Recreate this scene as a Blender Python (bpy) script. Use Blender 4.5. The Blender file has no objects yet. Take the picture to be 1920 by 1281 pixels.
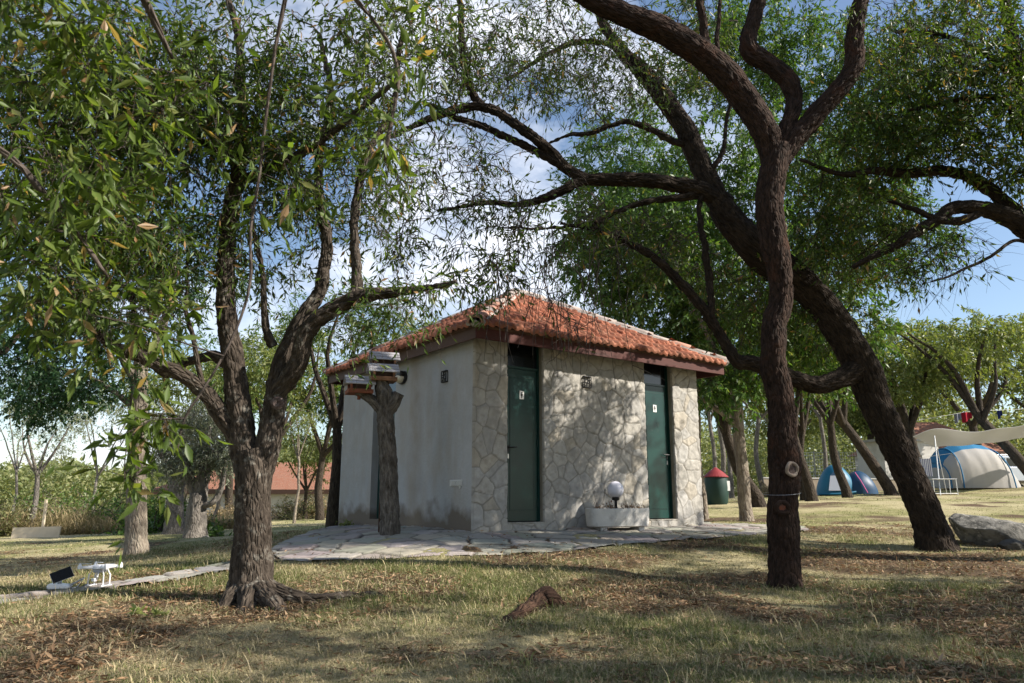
import bpy, bmesh, math, random
import numpy as np
from mathutils import Vector, Matrix
R = math.radians
C = bpy.context.scene.collection
F, PITCH, CAMZ = 1400.0, R(11.98), 0.9
CP, SP = math.cos(PITCH), math.sin(PITCH)

# ---------------------------------------------------------------- basics
def P(px, py, Y):
    """photo pixel + real distance ahead of the camera -> world point"""
    u, v = (px - 960) / F, (640.5 - py) / F
    y = CP - v * SP
    return np.array([u / y * Y, Y, (v * CP + SP) / y * Y + CAMZ])

def nrm(a):
    return a / (np.linalg.norm(a, axis=-1, keepdims=True) + 1e-9)

def hash3(ix, iy, iz, seed):
    with np.errstate(over='ignore'):
        h = (ix.astype(np.int64) * 374761393 + iy.astype(np.int64) * 668265263 + iz.astype(np.int64) * 2147483647 + seed * 974711) & 0xffffffff
        h = ((h ^ (h >> 13)) * 1274126177) & 0xffffffff
        h = h ^ (h >> 16)
    return (h & 0xffff) / 65535.0

def vnoise(p, seed=0):
    p = np.asarray(p, float)
    i = np.floor(p).astype(np.int64); f = p - i
    f = f * f * (3 - 2 * f)
    r = 0
    for dx in (0, 1):
        wx = f[..., 0] if dx else 1 - f[..., 0]
        for dy in (0, 1):
            wy = f[..., 1] if dy else 1 - f[..., 1]
            for dz in (0, 1):
                wz = f[..., 2] if dz else 1 - f[..., 2]
                r = r + wx * wy * wz * hash3(i[..., 0] + dx, i[..., 1] + dy, i[..., 2] + dz, seed)
    return r

def fbm(p, seed=0, oct=3):
    p = np.asarray(p, float); a, s, t = 0.5, 0, 0
    for k in range(oct):
        s = s + a * vnoise(p * 2 ** k, seed + k * 17); t += a; a *= .5
    return s / t

def xy0(x, y):
    return np.stack([x, y, np.zeros_like(x)], -1)

def tag(o, label=None, cat=None, group=None, kind=None):
    if label: o['label'] = label
    if cat: o['category'] = cat
    if group: o['group'] = group
    if kind: o['kind'] = kind
    return o

def empty(name, loc, rz=0):
    o = bpy.data.objects.new(name, None); C.objects.link(o)
    o.empty_display_size = .1
    o.location = loc; o.rotation_euler = (0, 0, rz)
    return o

def npmesh(name, verts, polys, mat, parent=None, smooth=False, attrs=None, midx=None, loc=None):
    """verts (N,3); polys: list of (M,k) int arrays"""
    me = bpy.data.meshes.new(name)
    verts = np.asarray(verts, np.float32)
    me.vertices.add(len(verts)); me.vertices.foreach_set('co', verts.ravel())
    polys = [np.asarray(p, np.int32) for p in polys if len(p)]
    nl = sum(p.size for p in polys); npoly = sum(len(p) for p in polys)
    me.loops.add(nl); me.polygons.add(npoly)
    li = np.concatenate([p.ravel() for p in polys])
    tot = np.concatenate([np.full(len(p), p.shape[1], np.int32) for p in polys])
    st = np.concatenate([[0], np.cumsum(tot)[:-1]]).astype(np.int32)
    me.loops.foreach_set('vertex_index', li)
    me.polygons.foreach_set('loop_start', st)
    try: me.polygons.foreach_set('loop_total', tot)
    except Exception: pass
    if smooth: me.polygons.foreach_set('use_smooth', np.ones(npoly, bool))
    mats = mat if isinstance(mat, (list, tuple)) else [mat]
    for m in mats: me.materials.append(m)
    if midx is not None: me.polygons.foreach_set('material_index', np.asarray(midx, np.int32))
    for an, (ty, data) in (attrs or {}).items():
        at = me.attributes.new(an, ty, 'POINT')
        data = np.asarray(data, np.float32)
        if ty == 'FLOAT': at.data.foreach_set('value', data.ravel())
        elif ty == 'FLOAT_VECTOR': at.data.foreach_set('vector', data.ravel())
        else:
            if data.shape[1] == 3: data = np.concatenate([data, np.ones((len(data), 1), np.float32)], 1)
            at.data.foreach_set('color', data.ravel())
    me.update(calc_edges=True); me.validate()
    o = bpy.data.objects.new(name, me); C.objects.link(o)
    if parent: o.parent = parent
    if loc is not None: o.location = loc
    return o

class MB:
    """collects simple shapes into one mesh"""
    def __init__(s): s.bm = bmesh.new()
    def _add(s, b, M):
        if M is not None: bmesh.ops.transform(b, matrix=M, verts=b.verts)
        me = bpy.data.meshes.new('tmp'); b.to_mesh(me); b.free()
        s.bm.from_mesh(me); bpy.data.meshes.remove(me)
    def box(s, x0, x1, y0, y1, z0, z1, bev=0, M=None, seg=1):
        b = bmesh.new(); bmesh.ops.create_cube(b, size=1)
        for v in b.verts:
            v.co = Vector(((x0 + x1) / 2 + v.co.x * (x1 - x0), (y0 + y1) / 2 + v.co.y * (y1 - y0), (z0 + z1) / 2 + v.co.z * (z1 - z0)))
        if bev: bmesh.ops.bevel(b, geom=b.edges[:], offset=bev, segments=seg, affect='EDGES', profile=.5)
        s._add(b, M); return s
    def prism(s, pts, axis, a0, a1, bev=0, M=None):
        """polygon pts in the plane normal to axis, extruded a0..a1"""
        b = bmesh.new()
        def mk(p, a): return {'x': (a, p[0], p[1]), 'y': (p[0], a, p[1]), 'z': (p[0], p[1], a)}[axis]
        lo = [b.verts.new(mk(p, a0)) for p in pts]; hi = [b.verts.new(mk(p, a1)) for p in pts]
        n = len(pts)
        b.faces.new(lo); b.faces.new(hi)
        for i in range(n): b.faces.new((lo[i], lo[(i + 1) % n], hi[(i + 1) % n], hi[i]))
        bmesh.ops.recalc_face_normals(b, faces=b.faces)
        if bev: bmesh.ops.bevel(b, geom=b.edges[:], offset=bev, segments=1, affect='EDGES')
        s._add(b, M); return s
    def lathe(s, prof, n=24, M=None, cap=True, sx=1, sy=1):
        b = bmesh.new(); rings = []
        for r, z in prof:
            rings.append([b.verts.new((max(r, 1e-4) * sx * math.cos(2 * math.pi * k / n), max(r, 1e-4) * sy * math.sin(2 * math.pi * k / n), z)) for k in range(n)])
        for a, c in zip(rings, rings[1:]):
            for k in range(n): b.faces.new((a[k], a[(k + 1) % n], c[(k + 1) % n], c[k]))
        if cap: b.faces.new(rings[0][::-1]); b.faces.new(rings[-1])
        bmesh.ops.recalc_face_normals(b, faces=b.faces)
        s._add(b, M); return s
    def tube(s, pts, r, n=8, M=None):
        b = bmesh.new(); pts = [Vector(p) for p in pts]; rings = []
        rs = r if isinstance(r, (list, tuple)) else [r] * len(pts)
        for i, p in enumerate(pts):
            t = (pts[min(i + 1, len(pts) - 1)] - pts[max(i - 1, 0)]).normalized()
            ref = Vector((0, 0, 1)) if abs(t.z) < .9 else Vector((1, 0, 0))
            u = t.cross(ref).normalized(); w = t.cross(u)
            rings.append([b.verts.new(p + (u * math.cos(2 * math.pi * k / n) + w * math.sin(2 * math.pi * k / n)) * rs[i]) for k in range(n)])
        for a, c in zip(rings, rings[1:]):
            for k in range(n): b.faces.new((a[k], a[(k + 1) % n], c[(k + 1) % n], c[k]))
        b.faces.new(rings[0][::-1]); b.faces.new(rings[-1])
        bmesh.ops.recalc_face_normals(b, faces=b.faces)
        s._add(b, M); return s
    def build(s, name, mat, parent=None, smooth=False, loc=None):
        me = bpy.data.meshes.new(name); s.bm.to_mesh(me); s.bm.free()
        me.materials.append(mat)
        if smooth:
            for p in me.polygons: p.use_smooth = True
            try: me.set_sharp_from_angle(angle=R(35))
            except Exception: pass
        o = bpy.data.objects.new(name, me); C.objects.link(o)
        if parent: o.parent = parent
        if loc is not None: o.location = loc
        return o

# ---------------------------------------------------------------- materials
def newmat(name):
    m = bpy.data.materials.new(name); m.use_nodes = True
    nt = m.node_tree; nt.nodes.clear()
    out = nt.nodes.new('ShaderNodeOutputMaterial')
    return m, nt, out
def N(nt, ty, **kw):
    n = nt.nodes.new(ty)
    for k, v in kw.items():
        if hasattr(n, k) and k not in n.inputs: setattr(n, k, v)
        else: n.inputs[k].default_value = v
    return n
def L(nt, a, b): nt.links.new(a, b)
def c4(c): return (c[0], c[1], c[2], 1)
def coordnode(nt, attr=None, scale=(1, 1, 1)):
    mp = N(nt, 'ShaderNodeMapping'); mp.inputs['Scale'].default_value = scale
    if attr:
        a = N(nt, 'ShaderNodeAttribute'); a.attribute_name = attr; L(nt, a.outputs['Vector'], mp.inputs['Vector'])
    else:
        t = N(nt, 'ShaderNodeTexCoord'); L(nt, t.outputs['Object'], mp.inputs['Vector'])
    return mp.outputs['Vector']
def noisefac(nt, vec, scale, lo=.4, hi=.6, detail=5, rough=.6):
    n = N(nt, 'ShaderNodeTexNoise'); n.inputs['Scale'].default_value = scale
    n.inputs['Detail'].default_value = detail; n.inputs['Roughness'].default_value = rough
    L(nt, vec, n.inputs['Vector'])
    r = N(nt, 'ShaderNodeMapRange'); r.inputs['From Min'].default_value = lo; r.inputs['From Max'].default_value = hi
    L(nt, n.outputs['Fac'], r.inputs['Value'])
    return r.outputs['Result'], n.outputs['Fac']
def mixc(nt, fac, a, b, mode='MIX'):
    m = N(nt, 'ShaderNodeMix'); m.data_type = 'RGBA'; m.blend_type = mode
    if isinstance(fac, (int, float)): m.inputs[0].default_value = fac
    else: L(nt, fac, m.inputs[0])
    for s, i in ((a, 6), (b, 7)):
        if isinstance(s, (tuple, list)): m.inputs[i].default_value = c4(s)
        else: L(nt, s, m.inputs[i])
    return m.outputs[2]

def mat(name, col, rough=.7, spec=.3, mixes=(), bump=None, metal=0, attr=None, scale=(1, 1, 1), colattr=None, sheen=0, trans=None, coat=0):
    """mixes: (colour, noise scale, lo, hi)"""
    m, nt, out = newmat(name)
    b = N(nt, 'ShaderNodeBsdfPrincipled')
    b.inputs['Roughness'].default_value = rough; b.inputs['Metallic'].default_value = metal
    b.inputs['Specular IOR Level'].default_value = spec
    if coat: b.inputs['Coat Weight'].default_value = coat; b.inputs['Coat Roughness'].default_value = .12
    vec = coordnode(nt, attr, scale)
    cur = c4(col)[:3]
    if colattr:
        a = N(nt, 'ShaderNodeAttribute'); a.attribute_name = colattr; cur = a.outputs['Color']
    for (c, s, lo, hi) in mixes:
        f, _ = noisefac(nt, vec, s, lo, hi)
        cur = mixc(nt, f, cur, c)
    if isinstance(cur, tuple): b.inputs['Base Color'].default_value = c4(cur)
    else: L(nt, cur, b.inputs['Base Color'])
    if bump:
        s, st, dist = bump
        n = N(nt, 'ShaderNodeTexNoise'); n.inputs['Scale'].default_value = s; n.inputs['Detail'].default_value = 6; n.inputs['Roughness'].default_value = .65
        L(nt, vec, n.inputs['Vector'])
        bp = N(nt, 'ShaderNodeBump'); bp.inputs['Strength'].default_value = st; bp.inputs['Distance'].default_value = dist
        L(nt, n.outputs['Fac'], bp.inputs['Height']); L(nt, bp.outputs['Normal'], b.inputs['Normal'])
    sh = b.outputs['BSDF']
    if trans:
        t = N(nt, 'ShaderNodeBsdfTranslucent'); t.inputs['Color'].default_value = c4(trans[1])
        mx = N(nt, 'ShaderNodeMixShader'); mx.inputs[0].default_value = trans[0]
        L(nt, sh, mx.inputs[1]); L(nt, t.outputs['BSDF'], mx.inputs[2]); sh = mx.outputs['Shader']
    L(nt, sh, out.inputs['Surface'])
    return m

def leafmat(name, stops, trans=.35, tint=(1.6, 1.7, .7), rough=.45, spec=.35):
    """stops: list of (pos, colour) over the per-leaf random value"""
    m, nt, out = newmat(name)
    a = N(nt, 'ShaderNodeAttribute'); a.attribute_name = 'rnd'
    rp = N(nt, 'ShaderNodeValToRGB'); cr = rp.color_ramp
    while len(cr.elements) > 1: cr.elements.remove(cr.elements[0])
    cr.elements[0].position = stops[0][0]; cr.elements[0].color = c4(stops[0][1])
    for p, c in stops[1:]:
        e = cr.elements.new(p); e.color = c4(c)
    L(nt, a.outputs['Fac'], rp.inputs['Fac'])
    b = N(nt, 'ShaderNodeBsdfPrincipled'); b.inputs['Roughness'].default_value = rough
    b.inputs['Specular IOR Level'].default_value = spec
    L(nt, rp.outputs['Color'], b.inputs['Base Color'])
    t = N(nt, 'ShaderNodeBsdfTranslucent')
    tc = mixc(nt, 1.0, rp.outputs['Color'], tint, 'MULTIPLY')
    L(nt, tc, t.inputs['Color'])
    mx = N(nt, 'ShaderNodeMixShader'); mx.inputs[0].default_value = trans
    L(nt, b.outputs['BSDF'], mx.inputs[1]); L(nt, t.outputs['BSDF'], mx.inputs[2])
    L(nt, mx.outputs['Shader'], out.inputs['Surface'])
    return m

def barkmat(name, dark, light, lichen=None, lich=(.55, .7), scale=26, bump=1.0, extra=None):
    m, nt, out = newmat(name)
    b = N(nt, 'ShaderNodeBsdfPrincipled'); b.inputs['Roughness'].default_value = .9; b.inputs['Specular IOR Level'].default_value = .15
    vec = coordnode(nt, 'tuv', (1, 1, .3)); vec2 = coordnode(nt, 'tuv')
    f, raw = noisefac(nt, vec, scale, .35, .68, 8, .7)
    cur = mixc(nt, f, dark, light)
    f3, _ = noisefac(nt, vec2, 3.1, .35, .7, 3)
    cur = mixc(nt, f3, cur, mixc(nt, .5, cur, dark))
    if extra:
        f4, _ = noisefac(nt, vec2, extra[1], extra[2], extra[3], 4)
        cur = mixc(nt, f4, cur, extra[0])
    if lichen:
        f2, _ = noisefac(nt, vec2, 9, lich[0], lich[1], 8, .75)
        cur = mixc(nt, f2, cur, lichen)
    L(nt, cur, b.inputs['Base Color'])
    vo = N(nt, 'ShaderNodeTexVoronoi'); vo.feature = 'DISTANCE_TO_EDGE'; vo.inputs['Scale'].default_value = scale * 1.1
    L(nt, vec, vo.inputs['Vector'])
    mr = N(nt, 'ShaderNodeMapRange'); mr.inputs['From Max'].default_value = .25; L(nt, vo.outputs['Distance'], mr.inputs['Value'])
    ad = N(nt, 'ShaderNodeMath'); ad.operation = 'ADD'; L(nt, mr.outputs['Result'], ad.inputs[0]); L(nt, raw, ad.inputs[1])
    bp = N(nt, 'ShaderNodeBump'); bp.inputs['Strength'].default_value = bump; bp.inputs['Distance'].default_value = .012
    L(nt, ad.outputs[0], bp.inputs['Height']); L(nt, bp.outputs['Normal'], b.inputs['Normal'])
    L(nt, b.outputs['BSDF'], out.inputs['Surface'])
    return m
# ---------------------------------------------------------------- terrain
CTRL = [P(960, 1281, 4.0), P(0, 1281, 4.0), P(1920, 1281, 4.0), P(470, 1128, 6.6), P(1472, 1105, 7.6), P(1755, 1030, 10.3),
        P(185, 1103, 7.2), P(0, 1128, 6.3), P(430, 1068, 8.3), P(255, 1043, 12), P(65, 1010, 20), P(325, 1000, 20), P(365, 1012, 17),
        P(550, 980, 30), P(884, 1000, 10.5), P(1318, 985, 13.35), P(634, 987, 13.9), P(976, 984, 16.8), P(735, 1004, 10.5), P(1050, 1047, 8.6), P(700, 1051, 8.6), P(1200, 1022, 10),
        P(1345, 945, 22), P(1400, 978, 16), P(1590, 928, 30), P(1840, 915, 31), P(1850, 1020, 10.8), P(1600, 990, 13), P(1600, 950, 19), P(1880, 950, 19), P(1900, 1100, 7.4),
        P(540, 1022, 10.2), P(300, 1010, 16), P(100, 1040, 13)]
CTRL += [np.array(p, float) for p in [(-6, 1, .0), (0, 0, .02), (6, 1, .0), (-4, -6, 0), (4, -6, 0), (-20, 5, -.1), (20, 5, .3), (-40, 40, -.3), (45, 40, 1.4), (0, 50, .4), (0, 90, .6), (-60, 90, -.2), (70, 90, 1.8), (-70, 0, -.1), (70, 0, .8), (0, -40, 0)]]
CTRL = np.array(CTRL)
def _tps(d2): return .5 * d2 * np.log(d2 + 1e-9)
def _fit():
    n = len(CTRL); X = CTRL[:, :2] / 10
    d2 = ((X[:, None] - X[None]) ** 2).sum(-1)
    A = np.zeros((n + 3, n + 3)); A[:n, :n] = _tps(d2) + np.eye(n) * .012
    A[:n, n] = 1; A[:n, n + 1:] = X; A[n, :n] = 1; A[n + 1:, :n] = X.T
    b = np.zeros(n + 3); b[:n] = CTRL[:, 2]
    return X, np.linalg.solve(A, b)
_TX, _TW = _fit()
def ground(x, y, rough=True):
    x = np.asarray(x, float); y = np.asarray(y, float); sh = np.broadcast(x, y).shape
    x = np.broadcast_to(x, sh).ravel(); y = np.broadcast_to(y, sh).ravel()
    z = np.zeros_like(x)
    xc = np.clip(x, -65, 65) / 10; yc = np.clip(y, -35, 88) / 10
    for i in range(0, len(x), 40000):
        q = np.stack([xc[i:i + 40000], yc[i:i + 40000]], -1)
        d2 = ((q[:, None] - _TX[None]) ** 2).sum(-1)
        z[i:i + 40000] = _tps(d2) @ _TW[:-3] + _TW[-3] + q @ _TW[-2:]
    if rough:
        z = z + (fbm(xy0(x / .9, y / .9), 5) - .5) * .05 + (fbm(xy0(x / .22, y / .22), 9, 2) - .5) * .022
    return z.reshape(sh)
def G(px, py, Y):
    """pixel + distance -> point on the ground below it"""
    p = P(px, py, Y); p[2] = float(ground(p[0], p[1])); return p
def Gxy(x, y): return np.array([x, y, float(ground(x, y))])

def greenness(x, y):
    n = fbm(xy0(x / 1.7, y / 1.7), 31, 4)
    n2 = fbm(xy0(x / .5, y / .5), 41, 3)
    g = np.clip((n * .65 + n2 * .35 - .40) / .22, 0, 1)
    return g
def litter(x, y):
    """0..1 where dead leaves cover the turf, mostly under the right-hand trees"""
    n = fbm(xy0(x / 1.3, y / 1.3), 77, 4)
    base = .468 + .065 * np.clip((x - .3) / 2, -1, 1) - .05 * np.clip((y - 8.8) / 3, 0, 3)
    return np.clip((n - 1 + base + .07) / .13, 0, 1)

# paved apron outline (ground plan)
def inside(poly, x, y):
    r = np.zeros(x.shape, bool); n = len(poly)
    for i in range(n):
        x0, y0 = poly[i]; x1, y1 = poly[(i + 1) % n]
        c = ((y0 > y) != (y1 > y)) & (x < (x1 - x0) * (y - y0) / (y1 - y0 + 1e-12) + x0)
        r ^= c
    return r
PAVE = [P(516, 1050, 8.75)[:2], P(600, 1054, 8.55)[:2], P(700, 1052, 8.6)[:2], P(850, 1050, 8.65)[:2], P(960, 1047, 8.75)[:2], P(1080, 1040, 9.1)[:2], P(1180, 1026, 9.9)[:2], P(1300, 1013, 10.7)[:2],
        P(1440, 1003, 11.6)[:2], P(1520, 996, 12.4)[:2], P(1500, 988, 13.6)[:2], P(1320, 982, 14.4)[:2], (1.5, 13.0), P(640, 985, 14.6)[:2], P(600, 994, 13.2)[:2], P(530, 1016, 10.8)[:2], P(505, 1035, 9.6)[:2]]
PATH = [P(-60, 1126, 6.4)[:2], P(0, 1122, 6.55)[:2], P(110, 1106, 7.0)[:2], P(200, 1094, 7.45)[:2], P(310, 1079, 8.0)[:2], P(430, 1060, 8.75)[:2], P(512, 1040, 9.6)[:2],
        P(512, 1054, 8.7)[:2], P(440, 1072, 8.15)[:2], P(320, 1089, 7.55)[:2], P(210, 1104, 7.05)[:2], P(110, 1117, 6.65)[:2], P(0, 1132, 6.2)[:2], P(-60, 1138, 6.0)[:2]]
def paved(x, y): return inside(PAVE, x, y) | inside(PATH, x, y)

def build_ground():
    def axis(segs):
        out = []
        for a, b, n in segs: out.append(np.linspace(a, b, n, endpoint=False))
        return np.concatenate(out + [[segs[-1][1]]])
    xs = axis([(-400, -60, 14), (-60, -14, 40), (-14, 14, 260), (14, 60, 40), (60, 400, 14)])
    ys = axis([(-60, 0, 16), (0, 3.2, 14), (3.2, 14, 180), (14, 34, 110), (34, 90, 50), (90, 600, 20)])
    gx, gy = np.meshgrid(xs, ys)
    z = ground(gx, gy)
    v = np.stack([gx, gy, z], -1).reshape(-1, 3)
    nx, ny = len(xs), len(ys)
    idx = np.arange(nx * ny).reshape(ny, nx)
    q = np.stack([idx[:-1, :-1], idx[:-1, 1:], idx[1:, 1:], idx[1:, :-1]], -1).reshape(-1, 4)
    x, y = v[:, 0], v[:, 1]
    g = greenness(x, y); li = litter(x, y)
    m, nt, out = newmat('dry_turf')
    b = N(nt, 'ShaderNodeBsdfPrincipled'); b.inputs['Roughness'].default_value = .95; b.inputs['Specular IOR Level'].default_value = .1
    vec = coordnode(nt)
    ag = N(nt, 'ShaderNodeAttribute'); ag.attribute_name = 'green'
    al = N(nt, 'ShaderNodeAttribute'); al.attribute_name = 'litter'
    f1, _ = noisefac(nt, vec, 9, .3, .7, 8, .75)
    f2, raw = noisefac(nt, vec, 45, .3, .7, 6, .8)
    dry = mixc(nt, f1, (.38, .325, .185), (.62, .545, .33))
    grn = mixc(nt, f1, (.17, .175, .065), (.44, .42, .19))
    cur = mixc(nt, ag.outputs['Fac'], dry, grn)
    lit = mixc(nt, f2, (.06, .04, .026), (.21, .147, .097))
    cur = mixc(nt, al.outputs['Fac'], cur, lit)
    cur = mixc(nt, f2, mixc(nt, .35, cur, (.05, .035, .02)), cur)
    L(nt, cur, b.inputs['Base Color'])
    bp = N(nt, 'ShaderNodeBump'); bp.inputs['Strength'].default_value = 1; bp.inputs['Distance'].default_value = .03
    L(nt, raw, bp.inputs['Height']); L(nt, bp.outputs['Normal'], b.inputs['Normal'])
    L(nt, b.outputs['BSDF'], out.inputs['Surface'])
    o = npmesh('ground', v, [q], m, smooth=True, attrs={'green': ('FLOAT', g), 'litter': ('FLOAT', li)})
    tag(o, 'uneven dry lawn with green and bare brown patches', kind='structure')

def voro(px, py, seeds):
    """nearest cell id and distance to the cell border"""
    ids = np.zeros(len(px), int); ed = np.zeros(len(px))
    for i in range(0, len(px), 8000):
        q = np.stack([px[i:i + 8000], py[i:i + 8000]], -1)
        d = ((q[:, None] - seeds[None]) ** 2).sum(-1)
        o = np.argpartition(d, 4, axis=1)[:, :5]
        do = np.take_along_axis(d, o, 1); k = np.argmin(do, 1)
        a = o[np.arange(len(q)), k]; da = do[np.arange(len(q)), k]
        e = np.full(len(q), 9.)
        for j in range(5):
            s = np.linalg.norm(seeds[o[:, j]] - seeds[a], axis=1)
            dd = np.where(s > 1e-6, (do[:, j] - da) / (2 * s + 1e-9), 9.)
            e = np.minimum(e, dd)
        ids[i:i + 8000] = a; ed[i:i + 8000] = e
    return ids, ed

def build_paving(name, poly, seed, size, label):
    rng = np.random.default_rng(seed)
    poly = np.array(poly)
    x0, y0 = poly.min(0) - .1; x1, y1 = poly.max(0) + .1
    st = .028
    gx, gy = np.meshgrid(np.arange(x0, x1, st), np.arange(y0, y1, st))
    sx, sy = np.meshgrid(np.arange(x0 - .6, x1 + .6, size), np.arange(y0 - .6, y1 + .6, size))
    seeds = np.stack([sx.ravel(), sy.ravel()], -1) + rng.uniform(-.46, .46, (sx.size, 2)) * size
    fx, fy = gx.ravel(), gy.ravel()
    wx = fx + (fbm(xy0(fx / .18, fy / .18), 3) - .5) * .07; wy = fy + (fbm(xy0(fx / .18, fy / .18), 4) - .5) * .07
    ids, ed = voro(wx, wy, seeds)
    ok_seed = inside([tuple(p) for p in poly], seeds[:, 0], seeds[:, 1])
    keep = inside([tuple(p) for p in poly], fx + (fbm(xy0(fx / .3, fy / .3), 8) - .5) * .12, fy + (fbm(xy0(fx / .3, fy / .3), 12) - .5) * .12)
    tone = rng.uniform(0, 1, len(seeds)); tilt = rng.normal(0, .010, (len(seeds), 2)); lift = rng.normal(0, .005, len(seeds))
    gapw = rng.uniform(.003, .010, len(seeds)); gapw[rng.uniform(0, 1, len(seeds)) < .2] = .02
    e = np.clip((ed - gapw[ids]) / .012, 0, 1)
    z = ground(fx, fy, False) + .022 + (lift[ids] + ((fx - seeds[ids, 0]) * tilt[ids, 0] + (fy - seeds[ids, 1]) * tilt[ids, 1]) * 1.2) * e - .024 * (1 - e) + (fbm(xy0(fx / .12, fy / .12), 6) - .5) * .016
    base = np.array([.335, .31, .275]) * (.82 + .28 * tone[ids])[:, None] + (rng.uniform(-.02, .02, (len(seeds), 3)))[ids]
    col = base * e[:, None] + np.array([.055, .045, .035]) * (1 - e)[:, None]
    idx = np.arange(gx.size).reshape(gx.shape)
    q = np.stack([idx[:-1, :-1], idx[:-1, 1:], idx[1:, 1:], idx[1:, :-1]], -1).reshape(-1, 4)
    q = q[keep[q].all(1)]
    used, inv = np.unique(q, return_inverse=True)
    v = np.stack([fx, fy, z], -1)[used]
    o = npmesh(name, v, [inv.reshape(-1, 4)], M['pavestone'], smooth=True, attrs={'col': ('FLOAT_COLOR', col[used])})
    # soil under the flags' rim closes the edge
    tag(o, label, kind='structure')

def blades(n, region, h, w, seed, dens=None):
    """n random blade positions in region (function rng,n -> x,y)"""
    rng = np.random.default_rng(seed)
    x, y = region(rng, n)
    k = ~paved(x, y)
    x, y = x[k], y[k]
    if dens is not None:
        k = rng.uniform(0, 1, len(x)) < dens(x, y); x, y = x[k], y[k]
    n = len(x); z = ground(x, y)
    g = greenness(x, y)
    hh = h * rng.uniform(.4, 1.3, n) * (.6 + .7 * g); ww = w * rng.uniform(.6, 1.4, n)
    az = rng.uniform(0, 2 * np.pi, n); ln = rng.uniform(.35, 1.75, n)
    d = np.stack([np.cos(az), np.sin(az), np.zeros(n)], -1)
    s = np.stack([-np.sin(az + rng.normal(0, .6, n)), np.cos(az), np.zeros(n)], -1)
    b = np.stack([x, y, z - .01], -1); up = np.array([0, 0, 1.])
    mid = b + up * (hh * .6)[:, None] * np.cos(ln * .5)[:, None] + d * (hh * .35 * ln)[:, None]
    tip = mid + up * (hh * .45 * np.cos(ln * 1.3))[:, None] + d * (hh * .55 * ln)[:, None]
    V = np.stack([b - s * ww[:, None], b + s * ww[:, None], mid + s * ww[:, None] * .8, mid - s * ww[:, None] * .8, tip], 1).reshape(-1, 3)
    i = np.arange(n)[:, None] * 5
    col = np.where((rng.uniform(0, 1, n) < .12 + .5 * g)[:, None], np.array([.115, .145, .045]) * rng.uniform(.6, 1.5, (n, 1)), np.array([.50, .42, .245]) * rng.uniform(.5, 1.3, (n, 1)))
    return V, i + np.array([0, 1, 2, 3]), i + np.array([3, 2, 4]), np.repeat(col, 5, 0)

def build_grass():
    def fan(y0, y1, pw):
        def f(rng, n):
            y = y0 + (y1 - y0) * rng.uniform(0, 1, n) ** pw
            x = rng.uniform(-.76, .76, n) * (y + .6)
            return x, y
        return f
    nolit = lambda x, y: 1 - .72 * litter(x, y)
    parts = [blades(190000, fan(3.2, 8.5, 1.25), .058, .0019, 1, nolit), blades(130000, fan(6.5, 13, 1.2), .06, .003, 2, nolit),
             blades(42000, fan(12, 24, 1.2), .035, .006, 3, nolit), blades(14000, fan(22, 34, 1.1), .04, .010, 4)]
    V, q, t, c, o = [], [], [], [], 0
    for v, a, b, col in parts:
        V.append(v); q.append(a + o); t.append(b + o); c.append(col); o += len(v)
    ob = npmesh('grass', np.concatenate(V), [np.concatenate(q), np.concatenate(t)], M['grass'], attrs={'col': ('FLOAT_COLOR', np.concatenate(c))})
    tag(ob, 'short patchy grass, part green and part straw dry', 'grass', kind='stuff')
    # tall tufts
    rng = np.random.default_rng(9)
    V, q, t, c, o = [], [], [], [], 0
    for k in range(260):
        y = 3.6 + 8 * rng.uniform() ** 1.2; x = rng.uniform(-.72, .72) * y
        m = rng.integers(10, 34); rad = rng.uniform(.04, .16)
        reg = lambda r, n, x=x, y=y, rad=rad: (x + r.normal(0, rad, n), y + r.normal(0, rad, n))
        v, a, b, col = blades(m, reg, rng.uniform(.07, .15), .0026, 1000 + k)
        if not len(v): continue
        V.append(v); q.append(a + o); t.append(b + o); c.append(col); o += len(v)
    ob = npmesh('grass_tufts', np.concatenate(V), [np.concatenate(q), np.concatenate(t)], M['grass'], attrs={'col': ('FLOAT_COLOR', np.concatenate(c))})
    tag(ob, 'longer loose grass tufts scattered over the near lawn', 'grass', kind='stuff')

def build_litter():
    rng = np.random.default_rng(21)
    n = 60000
    y = 3.2 + 11 * rng.uniform(0, 1, n) ** 1.35; x = rng.uniform(-.76, .76, n) * (y + .5)
    pr = np.clip(litter(x, y), .05, 1); k = (rng.uniform(0, 1, n) < pr) & ~(paved(x, y) & (rng.uniform(0, 1, n) < .93)); x, y = x[k], y[k]
    n = len(x)
    z = ground(x, y) + rng.uniform(.003, .03, n)
    pv = paved(x, y); z = np.where(pv, ground(x, y, False) + .045, z)
    d = nrm(np.stack([rng.normal(0, 1, n), rng.normal(0, 1, n), rng.normal(0, .22, n)], -1))
    nn = nrm(np.stack([rng.normal(0, .45, n), rng.normal(0, .45, n), np.ones(n)], -1))
    V, q, rnd = leaf_geo(np.stack([x, y, z], -1), d, nn, rng.uniform(.035, .085, n), .26, rng, fold=.35, curl=.3)
    o = npmesh('leaf_litter', V, [q], M['dead_leaf'], attrs={'rnd': ('FLOAT', rnd)})
    tag(o, 'fallen brown leaves lying in drifts on the lawn', 'dead leaves', kind='stuff')

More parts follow.
